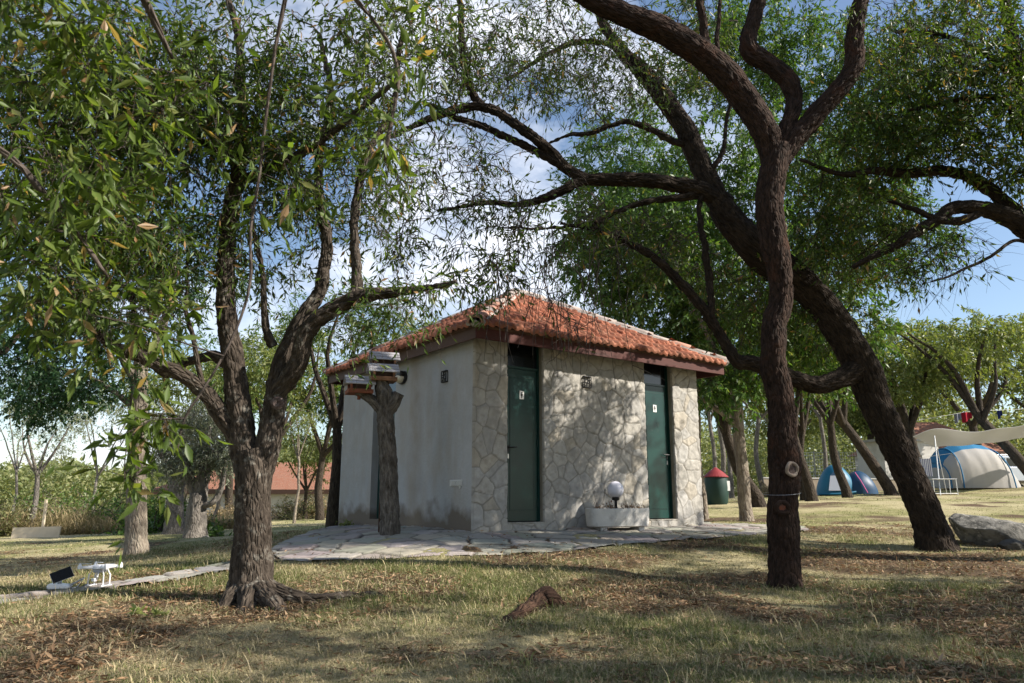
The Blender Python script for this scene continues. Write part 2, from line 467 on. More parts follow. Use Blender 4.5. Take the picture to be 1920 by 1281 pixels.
def build_straw():
    """dead stems lying criss-cross on the turf"""
    rng = np.random.default_rng(33)
    n = 95000
    y = 3.1 + 9.5 * rng.uniform(0, 1, n) ** 1.35; x = rng.uniform(-.76, .76, n) * (y + .5)
    d = fbm(xy0(x / .8, y / .8), 55, 4); k = (rng.uniform(0, 1, n) < np.clip((d - .36) / .22, .12, 1)) & ~paved(x, y); x, y = x[k], y[k]; n = len(x)
    z = ground(x, y) + rng.uniform(.003, .028, n)
    dr = nrm(np.stack([rng.normal(0, 1, n), rng.normal(0, 1, n), rng.normal(0, .2, n)], -1)); L_ = rng.uniform(.03, .13, n) ; w = rng.uniform(.0012, .0028, n)
    sd = nrm(np.cross(dr, [0, 0, 1.])) * w[:, None]; b = np.stack([x, y, z], -1); m = b + dr * (L_ * .5)[:, None] + np.array([0, 0, .006]); t = b + dr * L_[:, None] + sd * rng.normal(0, 5, (n, 1))
    t[:, 2] = np.maximum(t[:, 2], z - .01)
    V = np.stack([b - sd, b + sd, m + sd, m - sd, t], 1).reshape(-1, 3); i = np.arange(n)[:, None] * 5
    c = np.where(rng.uniform(0, 1, (n, 1)) < .55, [[.42, .345, .225]], [[.22, .145, .09]]) * rng.uniform(.5, 1.4, (n, 1))
    o = npmesh('straw', V, [i + np.array([0, 1, 2, 3]), i + np.array([3, 2, 4])], M['grass'], attrs={'col': ('FLOAT_COLOR', np.repeat(c, 5, 0))})
    tag(o, 'dead grass stems lying matted on the lawn', 'straw', kind='stuff')
# ---------------------------------------------------------------- trees
def leaf_geo(b, d, n, ln, wr, rng, fold=.25, curl=.15, simple=False):
    d = nrm(d); s = nrm(np.cross(d, n)); n = np.cross(s, d)
    ln = ln[:, None]; w = ln * wr
    cu = curl * rng.uniform(-.4, 1, (len(b), 1))
    tip = b + d * ln - n * ln * cu
    if simple:
        V = np.stack([b, b + d * ln * .45 + s * w * .5, tip, b + d * ln * .45 - s * w * .5], 1).reshape(-1, 3)
        q = np.arange(len(b))[:, None] * 4 + np.array([0, 1, 2, 3]); k = 4
    else:
        m = b + d * ln * .5 - n * (w * fold + ln * cu * .15)
        l = b + d * ln * .42 + s * w * .5; r = b + d * ln * .42 - s * w * .5
        V = np.stack([b, l, tip, r, m], 1).reshape(-1, 3)
        i = np.arange(len(b))[:, None] * 5
        q = np.concatenate([i + np.array([0, 4, 2, 1]), i + np.array([0, 3, 2, 4])]); k = 5
    rnd = np.repeat(rng.uniform(0, 1, len(b)), k)
    return V, q, rnd

def catmull(pts, rad, step):
    pts = np.asarray(pts, float); rad = np.asarray(rad, float)
    if len(pts) == 2:
        pts = np.array([pts[0], (pts[0] + pts[1]) / 2, pts[1]]); rad = np.array([rad[0], (rad[0] + rad[1]) / 2, rad[1]])
    p = np.concatenate([[2 * pts[0] - pts[1]], pts, [2 * pts[-1] - pts[-2]]])
    out, ro = [], []
    for i in range(len(pts) - 1):
        n = max(2, int(np.linalg.norm(pts[i + 1] - pts[i]) / step))
        t = (np.arange(n) / n)[:, None]
        a, b, c, d = p[i], p[i + 1], p[i + 2], p[i + 3]
        out.append(.5 * ((2 * b) + (c - a) * t + (2 * a - 5 * b + 4 * c - d) * t ** 2 + (3 * b - a - 3 * c + d) * t ** 3))
        ro.append(rad[i] + (rad[i + 1] - rad[i]) * t[:, 0])
    out.append(pts[-1:]); ro.append(rad[-1:])
    return np.concatenate(out), np.concatenate(ro)

def frames(p):
    t = nrm(np.gradient(p, axis=0)); u = np.zeros_like(p)
    ref = np.array([1., 0, 0]) if abs(t[0, 0]) < .8 else np.array([0, 1., 0])
    u[0] = nrm(ref - t[0] * (ref @ t[0]))
    for i in range(1, len(p)): u[i] = nrm(u[i - 1] - t[i] * (u[i - 1] @ t[i]))
    return t, u, np.cross(t, u)

def thick_tube(p, r, sides, rough=.1, seed=0, bark=.0, cap=True):
    """one limb with displaced bark; returns verts, quads, end caps, tuv"""
    t, u, w = frames(p); n = len(p)
    a = np.linspace(0, 2 * np.pi, sides, endpoint=False)
    s = np.concatenate([[0], np.cumsum(np.linalg.norm(np.diff(p, axis=0), axis=1))])
    dirs = u[:, None] * np.cos(a)[None, :, None] + w[:, None] * np.sin(a)[None, :, None]
    tuv = np.stack([np.cos(a)[None] * r[:, None], np.sin(a)[None] * r[:, None], np.repeat(s[:, None], sides, 1)], -1)
    rr = r[:, None] * (1 + rough * 2 * (fbm(np.stack([np.cos(a)[None] * 1.3 + 0 * s[:, None], np.sin(a)[None] * 1.3 + 0 * s[:, None], s[:, None] / (2.2 * r[:, None] + .05) + 0 * a[None]], -1), seed) - .5))
    if bark:
        q = tuv * np.array([34, 34, 9])
        rdg = 1 - np.abs(fbm(q, seed + 5, 3) - .5) * 4
        rr = rr + bark * np.clip(rdg, -1, 1) + bark * 1.7 * (vnoise(tuv * np.array([48, 48, 30]), seed + 9) - .6)
    V = (p[:, None] + dirs * rr[..., None]).reshape(-1, 3)
    idx = np.arange(n * sides).reshape(n, sides); nx = np.roll(idx, -1, 1)
    q = np.stack([idx[:-1], nx[:-1], nx[1:], idx[1:]], -1).reshape(-1, 4)
    caps = np.array([idx[-1]])
    return V, q, caps, tuv.reshape(-1, 3)

def thin_tubes(Pn, Rn, sides=3):
    """many equal-length polylines (N,K,3), radii (N,K)"""
    n, k, _ = Pn.shape
    t = nrm(np.gradient(Pn, axis=1))
    ref = np.where(np.abs(t[..., 2:3]) > .9, np.array([1., 0, 0]), np.array([0, 0, 1.]))
    u = nrm(np.cross(t, ref)); w = np.cross(t, u)
    a = np.linspace(0, 2 * np.pi, sides, endpoint=False)
    V = Pn[:, :, None] + (u[:, :, None] * np.cos(a)[None, None, :, None] + w[:, :, None] * np.sin(a)[None, None, :, None]) * Rn[:, :, None, None]
    idx = np.arange(n * k * sides).reshape(n, k, sides); nx = np.roll(idx, -1, 2)
    q = np.stack([idx[:, :-1], nx[:, :-1], nx[:, 1:], idx[:, 1:]], -1).reshape(-1, 4)
    s = np.linspace(0, 1, k)[None, :, None] + np.zeros((n, k, sides))
    tuv = np.stack([np.cos(a)[None, None] * Rn[..., None], np.sin(a)[None, None] * Rn[..., None], s + np.arange(n)[:, None, None] * .37], -1)
    return V.reshape(-1, 3), q, tuv.reshape(-1, 3)

def tree(name, label, base, limbs, blobs, bark, leaf, seed, cat='tree', group=None, leafp=None, twigs=6, tlen=(.22, .5), nleaf=9, lsize=(.05, .09), lw=.24, droop=.25,
         sides=14, step=.12, bk=0, rough=.1, simple=False, br=.006, parts=True, bare=None, wig=.05, hang=None, twr=.0028, rs=1.0):
    """limbs: [(part name, [(point, radius)...])]; blobs: [(centre, radii(3), n, leafiness)]"""
    rng = np.random.default_rng(seed)
    base = np.asarray(base, float)
    root = empty(name, base); tag(root, label, cat, group)
    nodes, nrad = [], []
    mains = []
    for li, (pn, pts) in enumerate(limbs):
        p, r = catmull([a for a, _ in pts], [b * rs for _, b in pts], step)
        jig = (np.stack([fbm(np.stack([np.arange(len(p)) * step / .5, np.full(len(p), li * 7.3), np.full(len(p), k * 3.1)], -1), seed + k) for k in range(3)], -1) - .5) * 2 * wig
        fade = np.minimum(np.arange(len(p)) / 4, 1)[:, None]
        p = p + jig * fade * np.clip(.06 / (r[:, None] + .02), .15, 1)
        sd = sides if r.max() > .05 else max(6, sides // 3)
        V, q, cap, tuv = thick_tube(p, r, sd, rough, seed + li, bk if r.max() > .035 else 0)
        mains.append((pn, V, q, cap, tuv))
        nodes.append(p[2:]); nrad.append(r[2:])
    # merge by part name for those called trunk; every limb its own part
    if parts:
        for pn, V, q, cap, tuv in mains:
            npmesh(pn, V - base, [q, cap], bark, root, smooth=True, attrs={'tuv': ('FLOAT_VECTOR', tuv)})
    else:
        off, VV, Q, T = 0, [], [], []
        for pn, V, q, cap, tuv in mains: VV.append(V); Q.append(q + off); T.append(tuv); off += len(V)
        npmesh('trunk', np.concatenate(VV) - base, [np.concatenate(Q)], bark, root, smooth=True, attrs={'tuv': ('FLOAT_VECTOR', np.concatenate(T))})
    # branches to targets
    nodes = np.concatenate(nodes); nrad = np.concatenate(nrad)
    tg, lf = [], []
    for c, rd, n, ly in blobs:
        d = nrm(rng.normal(0, 1, (n, 3))) * (rng.uniform(0, 1, (n, 1)) ** .45)
        tg.append(np.asarray(c) + d * np.asarray(rd)); lf.append(np.full(n, ly))
    if not tg: return root
    tg = np.concatenate(tg); lf = np.concatenate(lf)
    d0 = np.min(((tg[:, None] - nodes[None, ::3]) ** 2).sum(-1), 1) if len(tg) * len(nodes) < 4e6 else np.array([np.min(((x - nodes[::3]) ** 2).sum(-1)) for x in tg])
    order = np.argsort(d0)
    K = 9; BP, BR, BL = [], [], []
    cap_n = len(nodes) + len(tg) * K
    NB = np.zeros((cap_n, 3)); NB[:len(nodes)] = nodes; RB = np.zeros(cap_n); RB[:len(nodes)] = nrad; cnt = len(nodes)
    for k in order:
        x = tg[k]
        dd = ((NB[:cnt] - x) ** 2).sum(-1) * (1 + .25 * (RB[:cnt] > .1))
        j = int(np.argmin(dd)); p0 = NB[j]; dist = math.sqrt(dd[j])
        s = np.linspace(0, 1, K)[:, None]
        side = rng.normal(0, 1, 3) * dist * .16
        arch = np.array([0, 0, 1.]) * dist * rng.uniform(.02, .22)
        p = p0 + (x - p0) * s + (side + arch) * np.sin(s * np.pi) + rng.normal(0, .018 * min(dist, 1.), (K, 3)) * (s > 0) * (s < 1)
        r0 = min(RB[j] * .75, br * (.7 + 1.1 * dist)); r0 = max(r0, twr)
        r = r0 + (twr - r0) * np.linspace(0, 1, K) ** .8
        BP.append(p); BR.append(r); BL.append(lf[k])
        NB[cnt:cnt + K - 2] = p[2:]; RB[cnt:cnt + K - 2] = r[2:]; cnt += K - 2
    BP, BR, BL = np.array(BP), np.array(BR), np.array(BL)
    # twigs
    nb = len(BP); nt_ = nb * twigs
    bi = np.repeat(np.arange(nb), twigs)
    tt = rng.uniform(.3, 1, nt_); tt[::twigs] = 1
    fi = tt * (K - 1); i0 = np.minimum(fi.astype(int), K - 2); fr = (fi - i0)[:, None]
    st = BP[bi, i0] * (1 - fr) + BP[bi, i0 + 1] * fr
    tan = nrm(BP[bi, i0 + 1] - BP[bi, i0])
    dr = nrm(tan * .55 + nrm(rng.normal(0, 1, (nt_, 3))) * .9 + np.array([0, 0, -droop]))
    ln = rng.uniform(tlen[0], tlen[1], nt_)[:, None]
    KT = 5; s = np.linspace(0, 1, KT)
    bend = nrm(rng.normal(0, 1, (nt_, 3))) * .18 + np.array([0, 0, -droop * .7])
    TP = st[:, None] + dr[:, None] * (ln * s)[:, :, None] + bend[:, None] * (ln * s ** 2)[:, :, None]
    TR = np.repeat((twr * .8 * (1 - .6 * s))[None], nt_, 0)
    v1, q1, u1 = thin_tubes(BP, BR, 5 if bk else 4); v2, q2, u2 = thin_tubes(TP, TR, 3)
    npmesh('branches', np.concatenate([v1, v2]) - base, [np.concatenate([q1, q2 + len(v1)])], bare or bark, root, smooth=True, attrs={'tuv': ('FLOAT_VECTOR', np.concatenate([u1, u2]))})
    # leaves
    ti = np.repeat(np.arange(nt_), nleaf)
    kp = rng.uniform(0, 1, len(ti)) < BL[bi[ti]]
    ti = ti[kp]; n = len(ti)
    if n:
        sp = rng.uniform(.12, 1.0, n)
        fi = sp * (KT - 1); i0 = np.minimum(fi.astype(int), KT - 2); fr = (fi - i0)[:, None]
        b = TP[ti, i0] * (1 - fr) + TP[ti, i0 + 1] * fr
        tan = nrm(TP[ti, i0 + 1] - TP[ti, i0])
        d = nrm(tan * .6 + nrm(rng.normal(0, 1, (n, 3))) * .75 + np.array([0, 0, -droop * 1.2]))
        nn = rng.normal(0, 1, (n, 3)) + np.array([0, 0, .8])
        V, q, rnd = leaf_geo(b, d, nn, rng.uniform(lsize[0], lsize[1], n), lw, rng, simple=simple)
        npmesh('crown', V - base, [q], leaf, root, attrs={'rnd': ('FLOAT', rnd)})
    return root

def PX(lst):
    """[(px, py, Y, radius)] -> [(point, radius)]"""
    return [(P(a, b, Y), r) for a, b, Y, r in lst]
def BX(px, py, Y, rpx, rpy, rY, n, lf=1.0):
    k = Y / F
    return (P(px, py, Y), (rpx * k * 1.0, rY, rpy * k), n, lf)

def wild_tree(name, label, px, py, Y, h, cr, bark, leaf, seed, lean=(0, 0), r=.12, n=90, forks=4, fork=.35, group=None, squash=.75, cz=None, **kw):
    """background tree from its own seed: h total height, cr crown radius"""
    rng = np.random.default_rng(seed)
    b = G(px, py, Y)
    fz = h * fork
    top = b + np.array([lean[0], lean[1], fz])
    kk = (b + top) / 2 + rng.normal(0, .05 * h * .3, 3) * np.array([1, 1, 0])
    limbs = [('trunk', [(b - np.array([0, 0, .15]), r * 1.35), (b + np.array([lean[0] * .06, lean[1] * .06, .25]), r * 1.05), (kk, r * .9), (top, r * .75)])]
    cz = h - cr * squash if cz is None else cz
    cen = b + np.array([lean[0] * 1.6, lean[1] * 1.6, cz])
    for k in range(forks):
        a = 2 * np.pi * (k + rng.uniform(-.3, .3)) / forks
        e = cen + np.array([math.cos(a) * cr * .55, math.sin(a) * cr * .55, cr * rng.uniform(-.25, .5)])
        m = (top + e) / 2 + rng.normal(0, .08, 3) * cr
        limbs.append(('trunk', [(top - np.array([0, 0, .1]), r * .6), (m, r * .38), (e, r * .14)]))
    blobs = [(cen, (cr * .85, cr * .85, cr * squash * .8), n // 3, 1)]
    for k in range(5):
        o = nrm(rng.normal(0, 1, 3)) * np.array([cr * .62, cr * .62, cr * squash * .62])
        blobs.append((cen + o, (cr * .45, cr * .45, cr * squash * .42), n * 2 // 15, rng.uniform(.7, 1)))
    kw.setdefault('sides', 9); kw.setdefault('simple', True); kw.setdefault('step', .3)
    return tree(name, label, b, limbs, blobs, bark, leaf, seed, group=group, parts=False, **kw)
# ---------------------------------------------------------------- toilet block (own frame: x along the stone front, y along the plaster side)
BK = 10.5 / 11
BL1, BL2, BH = 5.0 * BK, 4.72 * BK, 2.98
def voro_wall(name, x0, x1, z0, z1, openings, parent, seed):
    """stone cladding relief standing 3 cm proud of the wall core"""
    rng = np.random.default_rng(seed)
    st = .0135
    xs = np.arange(x0, x1 + 1e-6, (x1 - x0) / round((x1 - x0) / st)); zs = np.arange(z0, z1 + 1e-6, (z1 - z0) / round((z1 - z0) / st))
    for (a, b, c, d) in openings:
        for e in (a, b): xs[np.argmin(abs(xs - e))] = e
        for e in (c, d):
            if z0 < e < z1: zs[np.argmin(abs(zs - e))] = e
    gx, gz = np.meshgrid(xs, zs); fx, fz = gx.ravel(), gz.ravel()
    size = .205
    sx, sz = np.meshgrid(np.arange(x0 - .5, x1 + .5, size), np.arange(z0 - .5, z1 + .5, size))
    seeds = np.stack([sx.ravel(), sz.ravel()], -1) + rng.uniform(-.48, .48, (sx.size, 2)) * size
    keepS = rng.uniform(0, 1, len(seeds)) > .26; seeds = seeds[keepS]
    wx = fx + (fbm(xy0(fx / .11, fz / .11), 3) - .5) * .035; wz = fz + (fbm(xy0(fx / .11, fz / .11), 4) - .5) * .035
    ids, ed = voro(wx, wz, seeds)
    gap = rng.uniform(.0004, .003, len(seeds))[ids]
    e = np.clip((ed - gap) / .009, 0, 1)
    lift = rng.normal(0, .003, len(seeds)); tilt = rng.normal(0, .022, (len(seeds), 2))
    dep = .03 + (lift[ids] + (fx - seeds[ids, 0]) * tilt[ids, 0] + (fz - seeds[ids, 1]) * tilt[ids, 1]) + (fbm(xy0(fx / .06, fz / .06), 6) - .5) * .018
    y = -(dep * e + .019 * (1 - e))
    tone = rng.uniform(0, 1, len(seeds)); hue = rng.uniform(0, 1, len(seeds))
    base = np.where((hue < .09)[:, None], np.array([.39, .355, .30]), np.where((hue < .6)[:, None], np.array([.385, .365, .33]), np.array([.365, .352, .33]))) * (.90 + .15 * tone)[:, None]
    col = base[ids] * (.72 + .55 * fbm(xy0(fx / .07, fz / .07), 15, 4))[:, None]
    col = col * e[:, None] + np.array([.225, .21, .185]) * (1 - e)[:, None]
    edge = (np.abs(fx - x0) < 1e-5) | (np.abs(fx - x1) < 1e-5) | (np.abs(fz - z0) < 1e-5) | (np.abs(fz - z1) < 1e-5)
    cut = np.zeros(len(fx), bool)
    for (a, b, c, d) in openings:
        cut |= (fx > a + 1e-5) & (fx < b - 1e-5) & (fz > c + 1e-5) & (fz < d - 1e-5)
        edge |= ((np.abs(fx - a) < 1e-5) | (np.abs(fx - b) < 1e-5)) & (fz >= c - 1e-5) & (fz <= d + 1e-5)
        edge |= (np.abs(fz - c) < 1e-5) & (fx >= a - 1e-5) & (fx <= b + 1e-5)
    y = np.where(edge, .012, y)
    idx = np.arange(gx.size).reshape(gx.shape)
    q = np.stack([idx[:-1, :-1], idx[:-1, 1:], idx[1:, 1:], idx[1:, :-1]], -1).reshape(-1, 4)
    q = q[~cut[q].any(1)]
    # faces spanning an opening with only border corners
    cx = fx[q].mean(1); czz = fz[q].mean(1); bad = np.zeros(len(q), bool)
    for (a, b, c, d) in openings: bad |= (cx > a) & (cx < b) & (czz > c) & (czz < d)
    q = q[~bad]
    used, inv = np.unique(q, return_inverse=True)
    v = np.stack([fx, y, fz], -1)[used]
    return npmesh(name, v, [inv.reshape(-1, 4)], M['wallstone'], parent, smooth=True, attrs={'col': ('FLOAT_COLOR', col[used])})

def roof_slope(A, B, Cc, D, rows, seed, parent):
    """tiles on the slope A-B (eave) .. D-C (top)"""
    rng = np.random.default_rng(seed)
    A, B, Cc, D = map(np.array, (A, B, Cc, D))
    a = nrm(B - A); Le = np.linalg.norm(B - A)
    up = (D - A) - a * ((D - A) @ a); Ls = np.linalg.norm(up); b = up / Ls; n = np.cross(a, b)
    if n[2] < 0: n = -n
    lc = ((D - A) @ a) / Ls; rc = (Le - (Cc - A) @ a) / Ls
    V, Q, COL, off = [], [], [], 0
    h = Ls / rows; per = .148
    for k in range(rows):
        r0, r1 = k * h - (.05 if k == 0 else .03), (k + 1) * h + .02
        rm = min(max(k * h, 0) + h * .35, Ls)
        x0, x1 = lc * rm - .02, Le - rc * rm + .02
        if x1 - x0 < .1: continue
        xs = np.arange(x0, x1 + .018, .018)
        sh = (k % 2) * per * .5 * 0
        tid = np.floor((xs + sh) / (per * 2)).astype(int)
        ph = (xs + sh) / per * 2 * np.pi
        tl = rng.normal(0, .010, tid.max() - tid.min() + 2)[tid - tid.min()]
        tsh = rng.normal(0, .016, tid.max() - tid.min() + 2)[tid - tid.min()]
        wav = .022 * np.clip(np.sin(ph) * 1.25 + .25 * np.sin(2 * ph), -.75, 1.2)
        rowsP = []
        for (r, lift, am) in ((r0 + .004, -.014, .6), (r0, .018, 1), (r0 + .012, .048, 1), ((r0 + r1) / 2, .028, 1), (r1, .004, .8)):
            rr = np.clip(r + tsh * (1 if r < (r0 + r1) / 2 - .01 else 0), -.1, Ls)
            rowsP.append(A + a * xs[:, None] + b * rr[:, None] + n * (lift + wav * am + tl)[:, None])
        m = len(xs); vv = np.concatenate(rowsP); idx = np.arange(5 * m).reshape(5, m)
        q = np.stack([idx[:-1, :-1], idx[:-1, 1:], idx[1:, 1:], idx[1:, :-1]], -1).reshape(-1, 4)
        tc = rng.uniform(0, 1, tid.max() - tid.min() + 2)[tid - tid.min()]
        c = np.array([.305, .115, .07]) * (.72 + .45 * tc)[:, None] + np.array([.05, .04, .03]) * (rng.uniform(0, 1, tid.max() - tid.min() + 2)[tid - tid.min()] ** 3)[:, None]
        V.append(vv); Q.append(q + off); COL.append(np.tile(c, (5, 1))); off += len(vv)
    return npmesh('tile_slope', np.concatenate(V), [np.concatenate(Q)], M['tile'], parent, smooth=False, attrs={'col': ('FLOAT_COLOR', np.concatenate(COL))})

def ridge(p0, p1, parent, seed, r=.105):
    """row of half-round caps bedded in mortar; one mesh"""
    rng = np.random.default_rng(seed)
    p0, p1 = np.array(p0), np.array(p1); d = p1 - p0; Ln = np.linalg.norm(d); d /= Ln
    s = nrm(np.cross(d, [0, 0, 1.])); u = np.cross(s, d)
    n = max(1, int(round(Ln / .36))); V, Q, COL, off, PL = [], [], [], 0, []
    ang = np.linspace(-.06 * np.pi, 1.06 * np.pi, 13)
    for k in range(n):
        a0, a1 = k * Ln / n - .03, (k + 1) * Ln / n + .02
        j = rng.normal(0, .008, 2); rows = []
        for (t, rr) in ((a0, r * .8), (a0, r * 1.1), ((a0 + a1) / 2, r * 1.02), (a1, r * .93)):
            rows.append(p0 + d * t + s * j[0] + u * (j[1] - .03) + s * (np.cos(ang) * rr)[:, None] + u * (np.sin(ang) * rr * .8)[:, None])
        vv = np.concatenate(rows); idx = np.arange(4 * 13).reshape(4, 13)
        Q.append(np.stack([idx[:-1, :-1], idx[:-1, 1:], idx[1:, 1:], idx[1:, :-1]], -1).reshape(-1, 4) + off)
        if k == 0: PL.append(idx[0][None] + off)
        V.append(vv); off += len(vv)
        c = np.array([.44, .24, .18]) if rng.uniform() < .4 else np.array([.40, .34, .31])
        COL.append(np.tile(c * rng.uniform(.8, 1.15), (len(vv), 1)))
    o = npmesh('ridge_cap', np.concatenate(V), [np.concatenate(Q)] + PL, M['ridge'], parent, smooth=False, attrs={'col': ('FLOAT_COLOR', np.concatenate(COL))})
    # mortar bed
    mb = MB(); m = 18
    pts = [p0 + d * (Ln * i / m) + u * (-.045 + rng.normal(0, .004)) for i in range(m + 1)]
    for sg in (-1, 1):
        mb.tube([p + s * sg * (r * .98 + rng.normal(0, .006)) for p in pts], [.032 + rng.uniform(0, .014) for _ in pts], 6)
    mb.lathe([(.001, -.085), (.06, -.07), (.10, -.02), (.095, .03), (.05, .065), (.001, .07)], 14, Matrix.Translation(Vector(p0 + d * .06 + u * -.03)))
    mb.build('mortar', M['mortar'], o, smooth=True)
    return o

def wc_sign(parent, w=.085, h=.125):
    """white plate with a black standing figure, on the plane y=0 facing -y"""
    p = MB().box(-w / 2, w / 2, -.004, 0, -h / 2, h / 2, .0015).build('sign', M['white_plastic'], parent)
    f = MB()
    f.prism([(.011 * math.cos(a) , .035 + .011 * math.sin(a)) for a in np.linspace(0, 2 * np.pi, 14, endpoint=False)], 'y', -.0062, -.004)
    f.prism([(-.018, .02), (.018, .02), (.016, -.012), (.008, -.014), (.007, -.05), (-.007, -.05), (-.008, -.014), (-.016, -.012)], 'y', -.0062, -.004)
    f.build('figure', M['black'], p)
    return p

def door(parent, x0, x1, z0, ztop, zl, hinge_left, seed):
    """green sheet steel door with a dark fanlight; opening x0..x1, z0..ztop"""
    yF = .075
    fr = MB()
    fr.box(x0 + .001, x0 + .032, yF - .008, yF + .05, z0, ztop); fr.box(x1 - .032, x1 - .001, yF - .008, yF + .05, z0, ztop)
    fr.box(x0 + .032, x1 - .032, yF - .006, yF + .05, zl, zl + .035)
    frame = fr.build('door_frame', M['door_green'], parent)
    MB().box(x0 + .032, x1 - .032, yF + .025, yF + .034, zl + .035, ztop).build('fanlight', M['dark_glass'], frame)
    a, b = x0 + .034, x1 - .034
    lf = MB().box(a, b, yF + .006, yF + .045, z0 + .012, zl - .003, .003)
    leaf = lf.build('door', M['door_green'], parent)
    # pressed panel: groove rectangle made of slim raised bars
    g = MB(); i = .085
    pz0, pz1 = z0 + .17, zl - .13
    for (u0, u1, w0, w1) in ((a + i, b - i, pz1, pz1 + .012), (a + i, b - i, pz0 - .012, pz0), (a + i - .012, a + i, pz0 - .012, pz1 + .012), (b - i, b - i + .012, pz0 - .012, pz1 + .012)):
        g.box(u0, u1, yF + .0005, yF + .0065, w0, w1)
    g.build('panel_moulding', M['door_dark'], leaf)
    for zz in (.22, 1.1, 2.0):
        xh = b - .004 if hinge_left else a + .004
        MB().tube([(xh, yF - .003, z0 + zz), (xh, yF - .003, z0 + zz + .09)], .009, 8).build('hinge', M['door_dark'], leaf, smooth=True)
    MB().box(a + i, b - i, yF + .001, yF + .0063, pz0, pz1, .002).build('panel', M['door_green'], leaf)
    hx = a + .045 if hinge_left else b - .045
    sg = 1 if hinge_left else -1
    hz = z0 + (zl - z0) * .475
    h = MB()
    h.box(hx - .016, hx + .016, yF - .004, yF + .006, hz - .075, hz + .03, .002)
    h.tube([(hx, yF + .004, hz), (hx, yF - .045, hz)], .009, 8); h.tube([(hx, yF - .042, hz), (hx + sg * .06, yF - .045, hz), (hx + sg * .125, yF - .035, hz + .004)], [.010, .010, .008], 8)
    h.build('handle', M['black_metal'], leaf, smooth=True)
    kz = hz - .13
    MB().box(hx - .014, hx + .014, yF - .002, yF + .006, kz - .035, kz + .035, .004).build('keyhole_plate', M['steel'], leaf)
    sgn = wc_sign(leaf); sgn.location = ((a + b) / 2 + (.0 if hinge_left else -.005), yF + .001, z0 + (zl - z0) * .825)
    return leaf

def wire_lamp(parent, loc, axis, s=1):
    """small black iron lattice box fixed on the wall"""
    m = MB(); w, h, d = .07 * s, .085 * s, .035
    rect = [(-w, -h), (w, -h), (w, h), (-w, h)]
    for i in range(4):
        p, q = rect[i], rect[(i + 1) % 4]
        m.tube([(p[0], -d, p[1]), (q[0], -d, q[1])], .0085, 6); m.tube([(p[0], 0, p[1]), (q[0], 0, q[1])], .0085, 6)
        m.tube([(p[0], 0, p[1]), (p[0], -d, p[1])], .0085, 6)
    for l in ([(-w, .02), (0, .03), (w, .035)], [(0, h), (0, .03), (-.01, -.01), (-w * .55, -h)], [(-.01, -.01), (w, -h * .6)], [(-w, -.02), (-.01, -.01)], [(.03, -.03), (.035, -h)], [(0, .03), (w * .6, -.0)]):
        m.tube([(x * s, -d, z * s) for x, z in l], .0075, 5)
    m.box(-w, w, -d - .004, .0, h - .004, h + .012)
    o = m.build('iron_vent_cage', M['black_metal'], parent); o.location = loc
    if axis == 'x': o.rotation_euler = (0, 0, -math.pi / 2)
    return o

